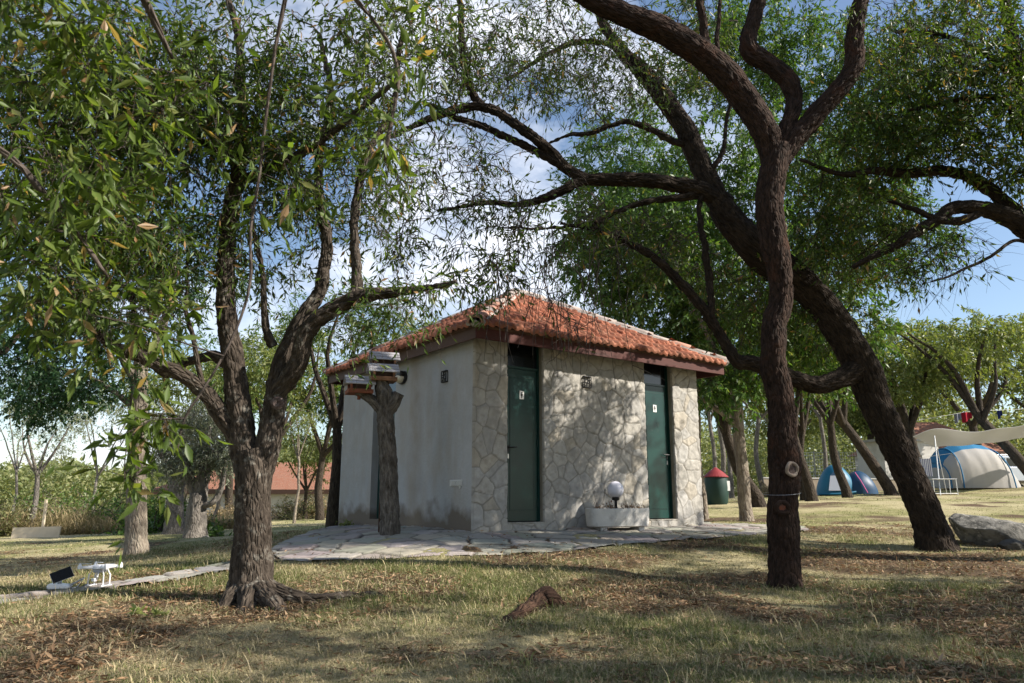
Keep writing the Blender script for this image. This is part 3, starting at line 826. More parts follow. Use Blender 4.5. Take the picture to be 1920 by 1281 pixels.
def build_block():
    cor = P(884, 1000, 10.5)
    root = empty('toilet_block', cor, R(36))
    tag(root, 'small stone fronted toilet block with green doors and orange tiled hip roof', 'toilet block')
    L1, L2, H = BL1, BL2, BH
    d1 = (.618 * BK, 1.302 * BK); d2 = (3.60 * BK, 4.30 * BK); dz, dt = .128, H
    zl = 2.37
    # front: stone cladding on a block core
    voro_wall('stone_front', 0, L1, -.12, H, [(d1[0], d1[1], dz, H), (d2[0], d2[1], dz, H)], root, 4)
    core = MB(); Y0, Y1 = .004, .22
    for a, b in ((0.004, d1[0]), (d1[1], d2[0]), (d2[1], L1 - .004)): core.box(a, b, Y0, Y1, -.3, H - .004)
    for a, b in (d1, d2): core.box(a, b, Y0, Y1, -.3, dz - .02)
    core.build('front_wall', M['plaster_warm'], root)
    for a, b in (d1, d2):
        MB().box(a + .003, b - .003, -.035, .12, dz - .0195, dz + .004, .004).build('threshold', M['sillstone'], root)
    # plaster side with a recessed doorway
    e0, e1 = 2.38, 3.20       # doorway along y
    mb = MB()
    mb.box(.0, .22, .224, e0, -.3, H); mb.box(.0, .22, e1, L2, -.3, H)
    mb.box(.0, .22, .013, .224, -.3, H - .003)
    mb.box(.0, .22, e0, e1, -.3, .13)
    mb.build('plaster_side', M['plaster'], root)
    dm = MB().box(.13, .17, e0 + .002, e1 - .002, .132, 2.26, .003).build('door', M['door_green'], root)
    MB().box(.14, .16, e0 + .002, e1 - .002, 2.264, H - .003).build('fanlight', M['dark_glass'], root)
    MB().box(.124, .1295, e0 + .07, e1 - .07, .26, 2.15, .002).build('panel', M['door_dark'], dm)
    wl = MB()
    wl.box(.224, L1, L2 - .22, L2, -.3, H); wl.build('back_wall', M['plaster'], root)
    MB().box(L1 - .22, L1, .224, L2 - .224, -.3, H).build('end_wall', M['plaster'], root)
    door(root, d1[0], d1[1], dz + .005, H - .01, zl, True, 1)
    lf2 = door(root, d2[0], d2[1], dz + .005, H - .01, zl, False, 2)
    # dark scuff on the far door
    MB().prism([(-.035, .03), (-.012, -.045), (.012, -.075), (.042, -.03), (.05, .045), (.018, .0), (.006, .045), (-.012, .01)], 'y', 0, .0015).build('scuff_mark', M['door_dark'], lf2, loc=((d2[0] + d2[1]) / 2 + .055, .0742, 1.72))
    # fittings
    wire_lamp(root, (2.22 * BK, -.03, 2.27), 'y')
    wire_lamp(root, (0, .80 * BK, 2.26), 'x', .95)
    v = MB().box(-.014, 0, -.165, .165, -.045, .045, .004)
    for k in range(6): v.box(-.024, -.013, -.15 + k * .046, -.115 + k * .046, -.034, .034, .003)
    o = v.build('plastic_vent', M['offwhite_plastic'], root); o.location = (0, .43 * BK, .68)
    MB().box(-.02, 0, -.015, .015, -.02, .02, .004).build('pipe_stub', M['offwhite_plastic'], o, loc=(0, -.11, -.062))
    # bulkhead lamp on the side wall by the recess
    Mx = Matrix.Translation((0, 2.12, 2.42)) @ Matrix.Rotation(-math.pi / 2, 4, 'Y')
    lp = MB().lathe([(.001, .0), (.14, .0), (.15, .02), (.14, .045), (.12, .05)], 28, Mx, sx=.75, sy=1).build('wall_lamp', M['black_metal'], root, smooth=True)
    lg = MB().lathe([(.122, .0), (.118, .03), (.09, .065), (.05, .082), (.001, .088)], 24, Matrix.Translation((-.05, 2.12, 2.405)) @ Matrix.Rotation(-math.pi / 2, 4, 'Y'), sx=.62, sy=.95)
    lg.build('lamp_glass', M['cream_glass'], lp, smooth=True)
    MB().box(-.125, -.002, 2.12 - .13, 2.12 + .13, 2.43, 2.515, .02).build('lamp_hood', M['black_metal'], lp)
    # roof
    ox0, ox1, oy0, oy1 = -.2, L1 + .47, -.35, L2 + .45
    ez = 2.86; az = 4.30
    cx, cy = (ox0 + ox1) / 2 + .02, (oy0 + oy1) / 2
    A, B, Cc, D = (ox0, oy0, ez), (ox1, oy0, ez), (ox1, oy1, ez), (ox0, oy1, ez)
    R0, R1 = (cx - .14, cy, az), (cx + .14, cy, az)
    rf = MB()
    b = bmesh.new()
    vs = [b.verts.new(p) for p in (A, B, Cc, D, R0, R1)]
    for f in ((0, 1, 5, 4), (1, 2, 5), (2, 3, 4, 5), (3, 0, 4)): b.faces.new([vs[i] for i in f])
    lo = [b.verts.new((p[0] + (.03 if p[0] < 1 else -.03), p[1] + (.03 if p[1] < 1 else -.03), p[2] - .035)) for p in (A, B, Cc, D)]
    lr = [b.verts.new((p[0], p[1], p[2] - .07)) for p in (R0, R1)]
    for f in ((lo[1], lo[0], lr[0], lr[1]), (lo[2], lo[1], lr[1]), (lo[3], lo[2], lr[1], lr[0]), (lo[0], lo[3], lr[0])): b.faces.new(f)
    for i in range(4): b.faces.new((vs[(i + 1) % 4], vs[i], lo[i], lo[(i + 1) % 4]))
    bmesh.ops.recalc_face_normals(b, faces=b.faces)
    rf._add(b, Matrix.Translation((0, 0, -.02)))
    roof = rf.build('roof', M['soffit'], root)
    t = .0
    roof_slope(A, B, R1, R0, 10, 1, roof); roof_slope(D, A, R0, R0, 10, 2, roof)
    roof_slope(B, Cc, R1, R1, 10, 3, roof); roof_slope(Cc, D, R0, R1, 10, 4, roof)
    for k, (p, q) in enumerate(((A, R0), (B, R1), (Cc, R1), (D, R0), (R0, R1))):
        ridge(np.array(p) + [0, 0, .035], np.array(q) + [0, 0, .05], roof, 20 + k)
    # fascia boards and the boarded eaves
    f0, f1 = ez - .205, ez - .03
    fa = MB(); w = .028
    fa.box(ox0 + .045, ox1 - .045, oy0 + .045, oy0 + .045 + w, f0, f1, .003)
    fa.build('fascia', M['fascia'], root)
    MB().box(ox0 + .045, ox0 + .045 + w, oy0 + .045 + w + .002, oy1 - .045, f0, f1, .003).build('fascia', M['fascia_brown'], root)
    MB().box(ox1 - .045 - w, ox1 - .045, oy0 + .045 + w + .002, oy1 - .045, f0, f1, .003).build('fascia', M['fascia'], root)
    MB().box(ox0 + .045 + w + .002, ox1 - .045 - w - .002, oy1 - .045 - w, oy1 - .045, f0, f1, .003).build('fascia', M['fascia'], root)
    return root
# ---------------------------------------------------------------- movable things
def build_planter():
    c = np.array([0, 0, 0.])
    cor = P(884, 1000, 10.5); ca, sa = math.cos(R(36)), math.sin(R(36))
    def bl(x, y, z): return np.array([cor[0] + x * ca - y * sa, cor[1] + x * sa + y * ca, cor[2] + z])
    # trough
    pos = bl(2.36, -.40, 0); pos[2] = float(ground(pos[0], pos[1], False)) + .0
    root = empty('planter', pos, R(22)); tag(root, 'long pale concrete planter trough between the two green doors', 'planter')
    w, d, h = .505, .185, .275
    def outline(sc, n=44):
        r = []
        for k in range(n):
            a = 2 * np.pi * k / n; c_, s_ = math.cos(a), math.sin(a)
            r.append((math.copysign(abs(c_) ** .42, c_) * w * sc, math.copysign(abs(s_) ** .55, s_) * d * (sc if sc > .9 else sc - .06)))
        return r
    b = bmesh.new(); rings = []
    for sc, z in ((.90, .062), (.955, .075), (.985, .15), (1.0, .27), (1.005, .325), (.995, .332), (.93, .332), (.92, .322), (.90, .27)):
        rings.append([b.verts.new((x, y, z)) for x, y in outline(sc)])
    for a, e in zip(rings, rings[1:]):
        for k in range(44): b.faces.new((a[k], a[(k + 1) % 44], e[(k + 1) % 44], e[k]))
    b.faces.new(rings[0][::-1]); bmesh.ops.recalc_face_normals(b, faces=b.faces)
    mb = MB(); mb._add(b, None); mb.build('trough', M['concrete_white'], root, smooth=True)
    s = MB(); s.prism(outline(.895), 'z', .20, .275); s.build('soil', M['soil'], root)
    for sx in (-.3, .34): MB().box(sx - .05, sx + .05, -.13, .13, -.02, .066, .008).build('foot', M['concrete_white'], root)
    top = pos + np.array([0, 0, .275])
    # lamp
    lr = empty('globe_lamp', top + np.array([-.02, .0, .0])); tag(lr, 'white globe garden lamp on a short black post in the planter', 'lamp')
    MB().lathe([(.024, -.05), (.022, .17), (.022, .175)], 14).build('post', M['black_metal'], lr, smooth=True)
    MB().lathe([(.024, .17), (.055, .18), (.06, .21), (.05, .225), (.001, .226)], 20).build('collar', M['black_metal'], lr, smooth=True)
    gb = MB(); b = bmesh.new(); bmesh.ops.create_uvsphere(b, u_segments=32, v_segments=20, radius=.125); gb._add(b, Matrix.Translation((0, 0, .335)))
    gb.build('globe', M['globe_white'], lr, smooth=True)
    # withered plants
    rng = np.random.default_rng(5)
    ca2, sa2 = math.cos(R(22)), math.sin(R(22))
    spots = [-.33, -.27, -.13, .12, .24, .3, .41]
    for k, sx in enumerate(spots):
        lab = {2: 'withered brown clump left of the lamp post in the planter', 3: 'withered brown clump right of the lamp post in the planter'}.get(k, 'thin withered stems standing in the dry planter soil')
        r = empty('withered_plant', top + np.array([sx * ca2 - .0, sx * sa2, 0])); tag(r, lab, 'dead plant', 'withered plants in the planter')
        m = MB()
        for j in range(9):
            a = rng.uniform(0, 6.28); q = rng.uniform(.02, .09); hh = rng.uniform(.06, .17)
            o = rng.normal(0, .03, 2)
            m.tube([(o[0], o[1], -.02), (o[0] + math.cos(a) * q * .5, o[1] + math.sin(a) * q * .5, hh * .6), (o[0] + math.cos(a) * q, o[1] + math.sin(a) * q, hh)], [.004, .003, .0018], 4)
        st = m.build('stems', M['dead_stem'], r)
        n = 34 if k in (2, 3) else 12
        V, q, rn = leaf_geo(rng.normal(0, .045, (n, 3)) + [0, 0, .05], rng.normal(0, 1, (n, 3)), rng.normal(0, 1, (n, 3)), rng.uniform(.03, .06, n), .5, rng)
        npmesh('dry_leaves', V, [q], M['dead_leaf'], r, attrs={'rnd': ('FLOAT', rn)})

def build_stump_feeders():
    # dead, cut tree in front of the plaster side
    Yb = 10.55
    b = P(733, 1008, Yb)
    g = lambda x, y, r: (P(x, y, Yb), r)
    trunk = [g(733, 1016, .19), g(733, 1003, .165), g(731, 940, .152), g(727, 850, .14), g(722, 780, .142), g(722, 745, .16), g(716, 722, .12), g(713, 700, .09)]
    limb = [(P(718, 770, Yb), .10), (P(700, 752, Yb - .03), .085), (P(684, 742, Yb - .06), .07), (P(668, 735, Yb - .1), .055)]
    stub = [(P(727, 770, Yb), .11), (P(740, 752, Yb - .02), .10), (P(748, 738, Yb - .03), .085)]
    root = tree('dead_tree', 'dead grey cut-off tree trunk carrying bird feeders beside the plaster wall', b, [('trunk', trunk), ('limb', limb), ('limb', stub)], [], M['bark_dead'], None, 3, sides=40, step=.03, bk=.012, rough=.14, wig=.02, rs=.8)
    # feeders
    def feeder(px, py, Y, w, label, rz, wood):
        p = P(px, py, Y); r = empty('bird_feeder', p, rz); tag(r, label, 'bird feeder', 'bird feeders on the dead trunk')
        sl = Matrix.Translation((0, .03, .25)) @ Matrix.Rotation(R(47), 4, 'X')
        m = MB()
        for k in range(3):
            y = -.19 + k * .062
            m.box(-w / 2 - .05, w / 2 + .05, y, y + .054, .0, .014, .003, sl)
        m.build('roof', M['slat_grey'], r)
        m2 = MB()
        for k in range(3): m2.box(-w / 2 - .05, w / 2 + .05, .008 + k * .062, .062 + k * .062, .0, .014, .003, Matrix.Translation((0, .03, .25)) @ Matrix.Rotation(R(-47), 4, 'X'))
        m2.build('roof_back', M['slat_grey'], r)
        t = MB()
        t.box(-w / 2, w / 2, -.11, .17, -.005, .018, .003)
        for (a0, a1, b0, b1) in ((-w / 2, w / 2, -.125, -.11), (-w / 2, w / 2, .17, .185), (-w / 2 - .015, -w / 2, -.125, .185), (w / 2, w / 2 + .015, -.125, .185)): t.box(a0, a1, b0, b1, -.012, .045, .003)
        t.build('tray', M[wood], r)
        bx = MB(); bx.box(-w / 2 + .04, w / 2 - .04, -.06, .13, .019, .14, .004)
        bx.build('seed_box', M['feeder_dark'], r)
        for (sx, sy) in ((-1, -1), (1, -1), (-1, 1), (1, 1)):
            x = sx * (w / 2 - .03); y = -.085 if sy < 0 else .145
            MB().box(x - .015, x + .015, y - .015, y + .015, .017, .135, .002).build('post', M[wood], r)
        MB().tube([(0, .03, -.008), (0, .03, -.09)], .025, 8).build('stake', M[wood], r)
        return r
    feeder(718, 714, Yb - .03, .34, 'middle bird feeder sitting on the cut top of the dead trunk', R(20), 'feeder_wood')
    feeder(720, 691, Yb + .25, .34, 'topmost bird feeder showing its slatted grey roof above the middle one', R(20), 'feeder_wood')
    # pole that carries the topmost feeder
    feeder(674, 737, Yb - .12, .32, 'left bird feeder of red brown wood on the side limb', R(22), 'feeder_red')
    b0 = P(722, 705, Yb + .27); 
    r = empty('feeder_pole', np.array([b0[0], b0[1], float(ground(b0[0], b0[1]))])); tag(r, 'dark pole behind the dead trunk holding up the topmost bird feeder', 'pole')
    hgt = P(720, 691, Yb + .25)[2] - .05 - float(ground(b0[0], b0[1]))
    MB().tube([(0, 0, -.1), (0, 0, hgt)], .022, 8).build('post', M['feeder_dark'], r)

def build_drone():
    p = G(184, 1103, 7.15); p[2] += .035
    r = empty('drone', p, R(-8)); r.scale = (.82, .82, .82); tag(r, 'white four rotor camera drone parked on the stone path', 'drone')
    bd = MB()
    bd.lathe([(.002, .178), (.06, .176), (.088, .19), (.085, .208), (.055, .226), (.02, .232), (.001, .233)], 24, sx=1.15, sy=.85)
    body = bd.build('body', M['drone_white'], r, smooth=True)
    for k, (sx, sy) in enumerate(((-1, -1), (1, -1), (1, 1), (-1, 1))):
        a = MB().tube([(sx * .05, sy * .04, .205), (sx * .11, sy * .095, .206), (sx * .15, sy * .125, .205)], [.024, .017, .014], 10)
        a.lathe([(.02, .19), (.022, .2), (.021, .222), (.012, .24), (.001, .242)], 14, Matrix.Translation((sx * .155, sy * .13, 0)))
        ar = a.build('arm', M['drone_white'], r, smooth=True)
        ang = R((20, 75, 130, -15)[k])
        pm = MB()
        for s in (0, 1):
            Mx = Matrix.Translation((sx * .155, sy * .13, .244)) @ Matrix.Rotation(ang + math.pi * s, 4, 'Z') @ Matrix.Rotation(R(8), 4, 'X')
            pm.box(.006, .115, -.008, .009, -.0008, .0008, 0, Mx)
        pm.lathe([(.008, .24), (.008, .25), (.001, .252)], 10, Matrix.Translation((sx * .155, sy * .13, 0)))
        pm.build('propeller', M['drone_white'], ar)
    for sx in (-1, 1):
        g = MB()
        for sy in (-1, 1): g.tube([(sx * .06, sy * .035, .185), (sx * .09, sy * .055, .12), (sx * .092, sy * .055, .01)], .0075, 8)
        g.tube([(sx * .092, -.085, .006), (sx * .092, .085, .006)], .008, 8)
        g.build('landing_leg', M['drone_white'], r, smooth=True)
    MB().box(-.045, .045, -.06, .06, .145, .18, .008).build('battery_box', M['drone_grey'], r)
    gm = MB().tube([(.02, -.05, .15), (.03, -.075, .10), (.025, -.07, .075)], .009, 8); gm.box(.0, .03, -.09, -.06, .1, .125, .004)
    gb = gm.build('gimbal', M['steel'], r)
    MB().box(-.022, .022, -.105, -.06, .055, .09, .006).build('camera', M['drone_white'], gb)
    # remote control
    q = G(112, 1111, 6.95); q[2] += .035
    c = empty('remote_control', q, R(18)); tag(c, 'white drone remote control lying on the stone path', 'remote control')
    m = MB(); m.prism([(-.085, .0), (.07, .0), (.085, .018), (.09, .03), (-.06, .052), (-.088, .046), (-.1, .02)], 'y', -.065, .065, .008)
    m.build('body', M['drone_white'], c, smooth=True)
    for sy in (-1, 1):
        MB().tube([(.07, sy * .04, .028), (.12, sy * .045, .05), (.175, sy * .05, .085)], [.008, .007, .006], 8).build('antenna', M['drone_grey'], c)
        MB().lathe([(.011, .045), (.006, .055), (.009, .066), (.001, .068)], 12, Matrix.Translation((-.01, sy * .035, 0))).build('stick', M['drone_grey'], c)
    MB().tube([(.0, 0, .045), (-.005, 0, .085), (.0, 0, .105)], .012, 8).build('tablet_bracket', M['drone_grey'], c)
    MB().tube([(.1, -.03, .004), (.14, -.05, .015), (.19, -.04, .09)], .0025, 6).build('cable', M['drone_white'], c)
    t = empty('tablet', P(116, 1078, 6.95), R(18)); tag(t, 'black tablet screen clamped upright above the white remote control', 'tablet')
    Mx = Matrix.Rotation(R(38), 4, 'Y') @ Matrix.Rotation(R(90), 4, 'X') @ Matrix.Rotation(R(0), 4, 'Z')
    Mt = Matrix(((1, 0, .55, 0), (0, 1, 0, 0), (0, 0, 1, 0), (0, 0, 0, 1)))
    Mr = Matrix.Rotation(R(-52), 4, 'X') @ Matrix.Rotation(R(-22), 4, 'Z')
    MB().box(-.085, .085, -.062, .062, -.004, .0, .002, Matrix.Rotation(R(48), 4, 'X') @ Matrix.Rotation(R(28), 4, 'Z')).build('tablet_body', M['drone_grey'], t)
    MB().box(-.082, .082, -.059, .059, .0002, .0025, .0005, Matrix.Rotation(R(48), 4, 'X') @ Matrix.Rotation(R(28), 4, 'Z')).build('screen', M['screen_black'], t)

def rock(name, label, c, rad, seed, m, flat=.0):
    b = bmesh.new(); bmesh.ops.create_icosphere(b, subdivisions=5, radius=1)
    v = np.array([x.co[:] for x in b.verts])
    rng = np.random.default_rng(seed)
    for k in range(14):
        n = nrm(rng.normal(0, 1, 3)); d = rng.uniform(.55, .85)
        ov = np.maximum(v @ n - d, 0); v = v - ov[:, None] * n * .9
    v = v * (1 + .16 * (fbm(v * 2.2, seed) - .5)[:, None] + .07 * (fbm(v * 9, seed + 3) - .5)[:, None])
    v = v * np.array(rad)
    f = np.array([[x.index for x in p.verts] for p in b.faces]); b.free()
    o = npmesh(name, v, [f], m, smooth=True, loc=c)
    return tag(o, label, 'rock')

def build_right_camp():
    # rock
    o = rock('boulder', 'large flat grey boulder beside the foot of the leaning tree', G(1856, 1010, 10.9) + np.array([0, 0, .12]), (.58, .45, .36), 8, M['rock']); o.rotation_euler = (R(4), R(9), R(-12))
    rock('stone', 'small dark stone in the grass right of the boulder', G(1905, 1035, 10.2) + np.array([0, 0, .02]), (.22, .18, .12), 12, M['rock_dark'])
    # green bin with a red cone lid
    b = G(1345, 946, 22)
    r = empty('rubbish_bin', b); tag(r, 'dark green barrel shaped rubbish bin with a red cone lid', 'bin')
    MB().lathe([(.27, 0), (.30, .05), (.335, .3), (.34, .5), (.325, .72), (.31, .78), (.001, .785)], 24).build('barrel', M['bin_green'], r, smooth=True)
    MB().lathe([(.355, .77), (.355, .79), (.2, .93), (.03, 1.05), (.001, 1.06)], 24).build('lid', M['bin_red'], r)
    MB().box(.20, .31, -.24, -.22, .38, .66, .004, Matrix.Rotation(R(8), 4, 'Z')).build('notice', M['white_plastic'], r)
    # big grey tent
    Yt = 30.5; c = G(1838, 916, Yt); k = Yt / F / 1.0
    tr = empty('family_tent', c); tag(tr, 'large light grey dome tent with blue roof and ribs', 'tent')
    # profile in image px around the centre, height in px
    prof = np.array([(-84, 0), (-83, 30), (-78, 56), (-66, 70), (-45, 79), (-20, 82), (5, 79), (18, 71), (32, 52), (45, 30), (56, 9), (60, 0)], float) * k
    n, mm = 60, 24
    s = np.linspace(0, 1, len(prof)); ss = np.linspace(0, 1, n)
    xs, hs = np.interp(ss, s, prof[:, 0]), np.interp(ss, s, prof[:, 1])
    from_x = lambda x: np.interp(x, prof[:, 0], prof[:, 1])
    xx = np.linspace(prof[0, 0] + 1e-3, prof[-1, 0] - 1e-3, n)
    a = np.linspace(0, np.pi, mm)
    D = 1.25
    gx = np.repeat(xx[:, None], mm, 1)
    hgt = from_x(xx)[:, None] * np.sin(a)[None] ** .72
    dep = (D * (np.clip(from_x(xx) / hs.max(), 0, 1) ** .3))[:, None] * (-np.cos(a))[None]
    wr = (fbm(np.stack([gx * 3, hgt * 1.2 + gx * 2, dep], -1), 3) - .5) * .07
    V = np.stack([gx, dep + wr, hgt], -1).reshape(-1, 3)
    idx = np.arange(n * mm).reshape(n, mm)
    q = np.stack([idx[:-1, :-1], idx[1:, :-1], idx[1:, 1:], idx[:-1, 1:]], -1)
    zz = hgt[:-1, :-1]; fr = zz / (from_x(xx)[:-1, None] + 1e-6)
    top = (fr > .80) & (from_x(xx)[:-1, None] > .6)
    npmesh('side_panel', V, [q[~top]], M['tent_grey'], tr, smooth=True)
    npmesh('roof_panel', V, [q[top]], M['tent_blue'], tr, smooth=True)
    for xr in (-80, -62, 16):
        x = xr * k; h = from_x(x); D2 = D * (h / hs.max()) ** .3 + .02
        x2 = x + (0.30 if xr > 0 else 0)
        MB().tube([(x + (x2 - x) * (1 - math.sin(t)), -D2 * math.cos(t), (h + .02) * max(math.sin(t), 0) ** .72) for t in np.linspace(0, np.pi, 22)], .025, 6).build('rib', M['tent_blue'], tr, smooth=True)
    # small blue tent
    Yb = 30; c = G(1590, 929, Yb); kb = Yb / F
    br = empty('popup_tent', c, R(-8)); tag(br, 'small blue pop-up tent with a pale mesh door', 'tent')
    def shell(x0, x1, h, dd, seed, n=26, sk=0):
        xx = np.linspace(0, 1, n); a = np.linspace(0, np.pi, 20)
        hh = h * np.sin(np.pi * np.clip(xx, .0, 1)) ** .55
        gx = x0 + (x1 - x0) * xx[:, None] + 0 * a[None]
        hz = hh[:, None] * np.sin(a)[None] ** .8; dy = (dd * np.sin(np.pi * xx) ** .35)[:, None] * (-np.cos(a))[None]
        w = (fbm(np.stack([gx * 3, hz * 3, dy * 3], -1), seed) - .5) * .06
        V = np.stack([gx, dy + w, hz], -1).reshape(-1, 3)
        i = np.arange(n * 20).reshape(n, 20)
        return V, np.stack([i[:-1, :-1], i[1:, :-1], i[1:, 1:], i[:-1, 1:]], -1).reshape(-1, 4)
    V, q = shell(-54 * kb, 14 * kb, 56 * kb, .75, 2); npmesh('front_shell', V, [q], M['tent_teal'], br, smooth=True)
    V, q = shell(-12 * kb, 51 * kb, 44 * kb, .7, 5); npmesh('rear_shell', V, [q], M['tent_navy'], br, smooth=True)
    MB().prism([(-43 * kb, 9 * kb), (-10 * kb, 9 * kb), (-10 * kb, 37 * kb), (-36 * kb, 37 * kb)], 'y', -.02, .0, 0, Matrix.Translation((0, -.87, -.02)) @ Matrix.Rotation(R(-17), 4, 'X')).build('mesh_door', M['tent_mesh'], br)
    MB().prism([(-36 * kb, 38 * kb), (-10 * kb, 38 * kb), (-14 * kb, 47 * kb), (-28 * kb, 45 * kb)], 'y', -.02, .0, 0, Matrix.Translation((0, -.87, -.02)) @ Matrix.Rotation(R(-17), 4, 'X')).build('door_top', M['tent_navy'], br)
    MB().tube([(6 * kb, -.72, 40 * kb), (14 * kb, -.74, 26 * kb), (24 * kb, -.76, 4 * kb)], .018, 5).build('pink_cord', M['pink'], br)
    MB().tube([(-53 * kb, -.3, .05), (-40 * kb, -.8, .04), (-12 * kb, -.86, .06), (4 * kb, -.76, .12)], .045, 6).build('hem', M['tent_teal'], br, smooth=True)
    # awning sheet on a pole
    Ya = 26
    tl, trr = P(1712, 823, Ya), P(1990, 786, Ya + .5); bl_, brr = P(1752, 838, Ya + 2.6), P(2010, 800, Ya + 3)
    n, m = 40, 16
    u, v = np.meshgrid(np.linspace(0, 1, n), np.linspace(0, 1, m), indexing='ij'); u, v = u[..., None], v[..., None]
    S = tl * (1 - u) * (1 - v) + trr * u * (1 - v) + bl_ * (1 - u) * v + brr * u * v
    S = S + np.array([0, 0, 1]) * (.28 * np.exp(-((u - .16) / .14) ** 2) * (1 - v) - .22 * np.sin(u * np.pi) * (.2 + .8 * v) * (1 - .3 * v) + .015 * np.sin(u * 25 + v * 6))
    S = np.concatenate([S.reshape(-1, 3), S.reshape(-1, 3) - np.array([0, 0, .012])]); i = np.arange(n * m).reshape(n, m)
    q = np.stack([i[:-1, :-1], i[1:, :-1], i[1:, 1:], i[:-1, 1:]], -1).reshape(-1, 4)
    o0 = P(1755, 820, Ya)
    ar = empty('awning', np.array([o0[0], o0[1], float(ground(o0[0], o0[1]))])); tag(ar, 'grey white sun sail stretched above the large tent', 'awning')
    npmesh('sheet', S - np.array(ar.location), [q, q[:, ::-1] + n * m], M['awning'], ar, smooth=True)
    a1 = P(1752, 817, Ya) - np.array(ar.location)
    MB().tube([a1, (P(1764, 934, Ya - .6) - np.array(ar.location))], .017, 8).build('pole', M['alu'], ar)
    MB().tube([a1, (P(1775, 925, Ya + .6) - np.array(ar.location))], .013, 8).build('pole', M['alu'], ar)
    # folding table
    t0 = G(1768, 931, 25.6); tt = empty('folding_table', t0); tag(tt, 'low silver folding table in front of the large tent', 'table')
    hz = P(1768, 898, 25.6)[2] - t0[2]
    MB().box(-.42, .42, -.22, .22, hz - .02, hz, .005).build('table_top', M['alu'], tt)
    for sx in (-1, 1):
        for sy in (-1, 1): MB().tube([(sx * .38, sy * .2, hz - .02), (sx * .39, sy * .21, 0)], .013, 6).build('leg', M['alu'], tt)
    MB().tube([(-.39, -.21, .05), (.39, -.21, .05)], .011, 6).build('crossbar', M['alu'], tt)
    # clothesline and towels
    Yc = 27
    ln = [P(1660, 862, Yc + 1), P(1730, 858, Yc), P(1785, 850, Yc + 1)]
    o = MB().tube(ln, .006, 5).build('clothesline', M['white_plastic'], None); tag(o, 'white clothesline strung beside the large tent', 'clothesline')
    p = P(1735, 860, Yc)
    nx, nz = 24, 20
    gx, gz = np.meshgrid(np.linspace(-.2, .2, nx), np.linspace(0, -.62, nz), indexing='ij')
    V = np.stack([gx, .03 * np.sin(gx * 30) * (-gz), gz], -1).reshape(-1, 3); i = np.arange(nx * nz).reshape(nx, nz)
    V = np.concatenate([V, V + [0, .01, 0]])
    q = np.stack([i[:-1, :-1], i[1:, :-1], i[1:, 1:], i[:-1, 1:]], -1).reshape(-1, 4)
    o = npmesh('towel', V, [q, q[:, ::-1] + nx * nz], M['towel'], smooth=True, loc=p); tag(o, 'white and blue striped towel hanging on the clothesline', 'towel')
    ln = [P(1700, 792, 33), P(1815, 772, 33), P(1960, 765, 33)]
    o = MB().tube(ln, .008, 5).build('washing_line', M['white_plastic'], None); tag(o, 'high washing line between the trees behind the awning', 'washing line')
    for px, py, w, h, m_, lab, nm in ((1812, 773, .42, .38, 'cloth_red', 'red garment hanging above the awning', 'garment'), (1795, 776, .26, .34, 'cloth_grey', 'grey garment hanging left of the red one', 'garment'), (1874, 770, .16, .3, 'cloth_blue', 'blue garment hanging right of the red one', 'garment')):
        p = P(px, py, 33)
        V = np.stack([gx * w / .4, .05 * np.sin(gx * 22), gz * h / .62 * (1 - .25 * np.sin(gx * 9))], -1).reshape(-1, 3); V = np.concatenate([V, V + [0, .012, 0]])
        o = npmesh(nm, V, [q, q[:, ::-1] + nx * nz], M[m_], smooth=True, loc=p); tag(o, lab, 'garment')
    # car
    cc = G(1893, 892, 37); cr = empty('parked_car', cc, R(8)); tag(cr, 'silver car parked behind the large grey tent', 'car')
    k = 37 / F
    body = [(-2.1, .28), (-2.15, .62), (-2.05, .85), (-1.9, .95), (-1.2, .98), (.9, .96), (1.7, .86), (2.05, .70), (2.1, .4), (2.05, .26)]
    MB().prism(body, 'y', -.85, .85, .05).build('body', M['car_paint'], cr, smooth=False)
    cab = [(-1.95, .96), (-1.75, 1.32), (-1.45, 1.47), (-.2, 1.5), (.25, 1.44), (1.0, .96)]
    MB().prism(cab, 'y', -.72, .72, .05).build('cabin', M['car_paint'], cr)
    for pts in ([(-1.65, 1.0), (-1.55, 1.32), (-.75, 1.38), (-.75, 1.0)], [(-.68, 1.0), (-.68, 1.38), (.15, 1.36), (.75, 1.0)]):
        MB().prism(pts, 'y', -.728, -.716).build('window', M['dark_glass'], cr)
    for x in (-1.3, 1.35):
        for sy in (-1, 1):
            Mx = Matrix.Translation((x, sy * .80, .31)) @ Matrix.Rotation(math.pi / 2, 4, 'X')
            w = MB().lathe([(.2, -.1), (.31, -.1), (.325, -.06), (.325, .06), (.31, .1), (.2, .1)], 22, Mx).build('wheel', M['rubber'], cr, smooth=True)
            MB().lathe([(.001, -.104), (.2, -.104), (.205, 0), (.2, .104), (.001, .104)], 14, Mx).build('rim', M['steel'], w)
    MB().box(2.03, 2.09, -.78, -.45, .58, .72, .02).build('headlight', M['white_plastic'], cr); MB().box(2.03, 2.09, .45, .78, .58, .72, .02).build('headlight', M['white_plastic'], cr)
    MB().tube([(-1.5, -.6, 1.53), (-.1, -.6, 1.55)], .02, 6).build('roof_rail', M['alu'], cr); MB().tube([(-1.5, .6, 1.53), (-.1, .6, 1.55)], .02, 6).build('roof_rail', M['alu'], cr)

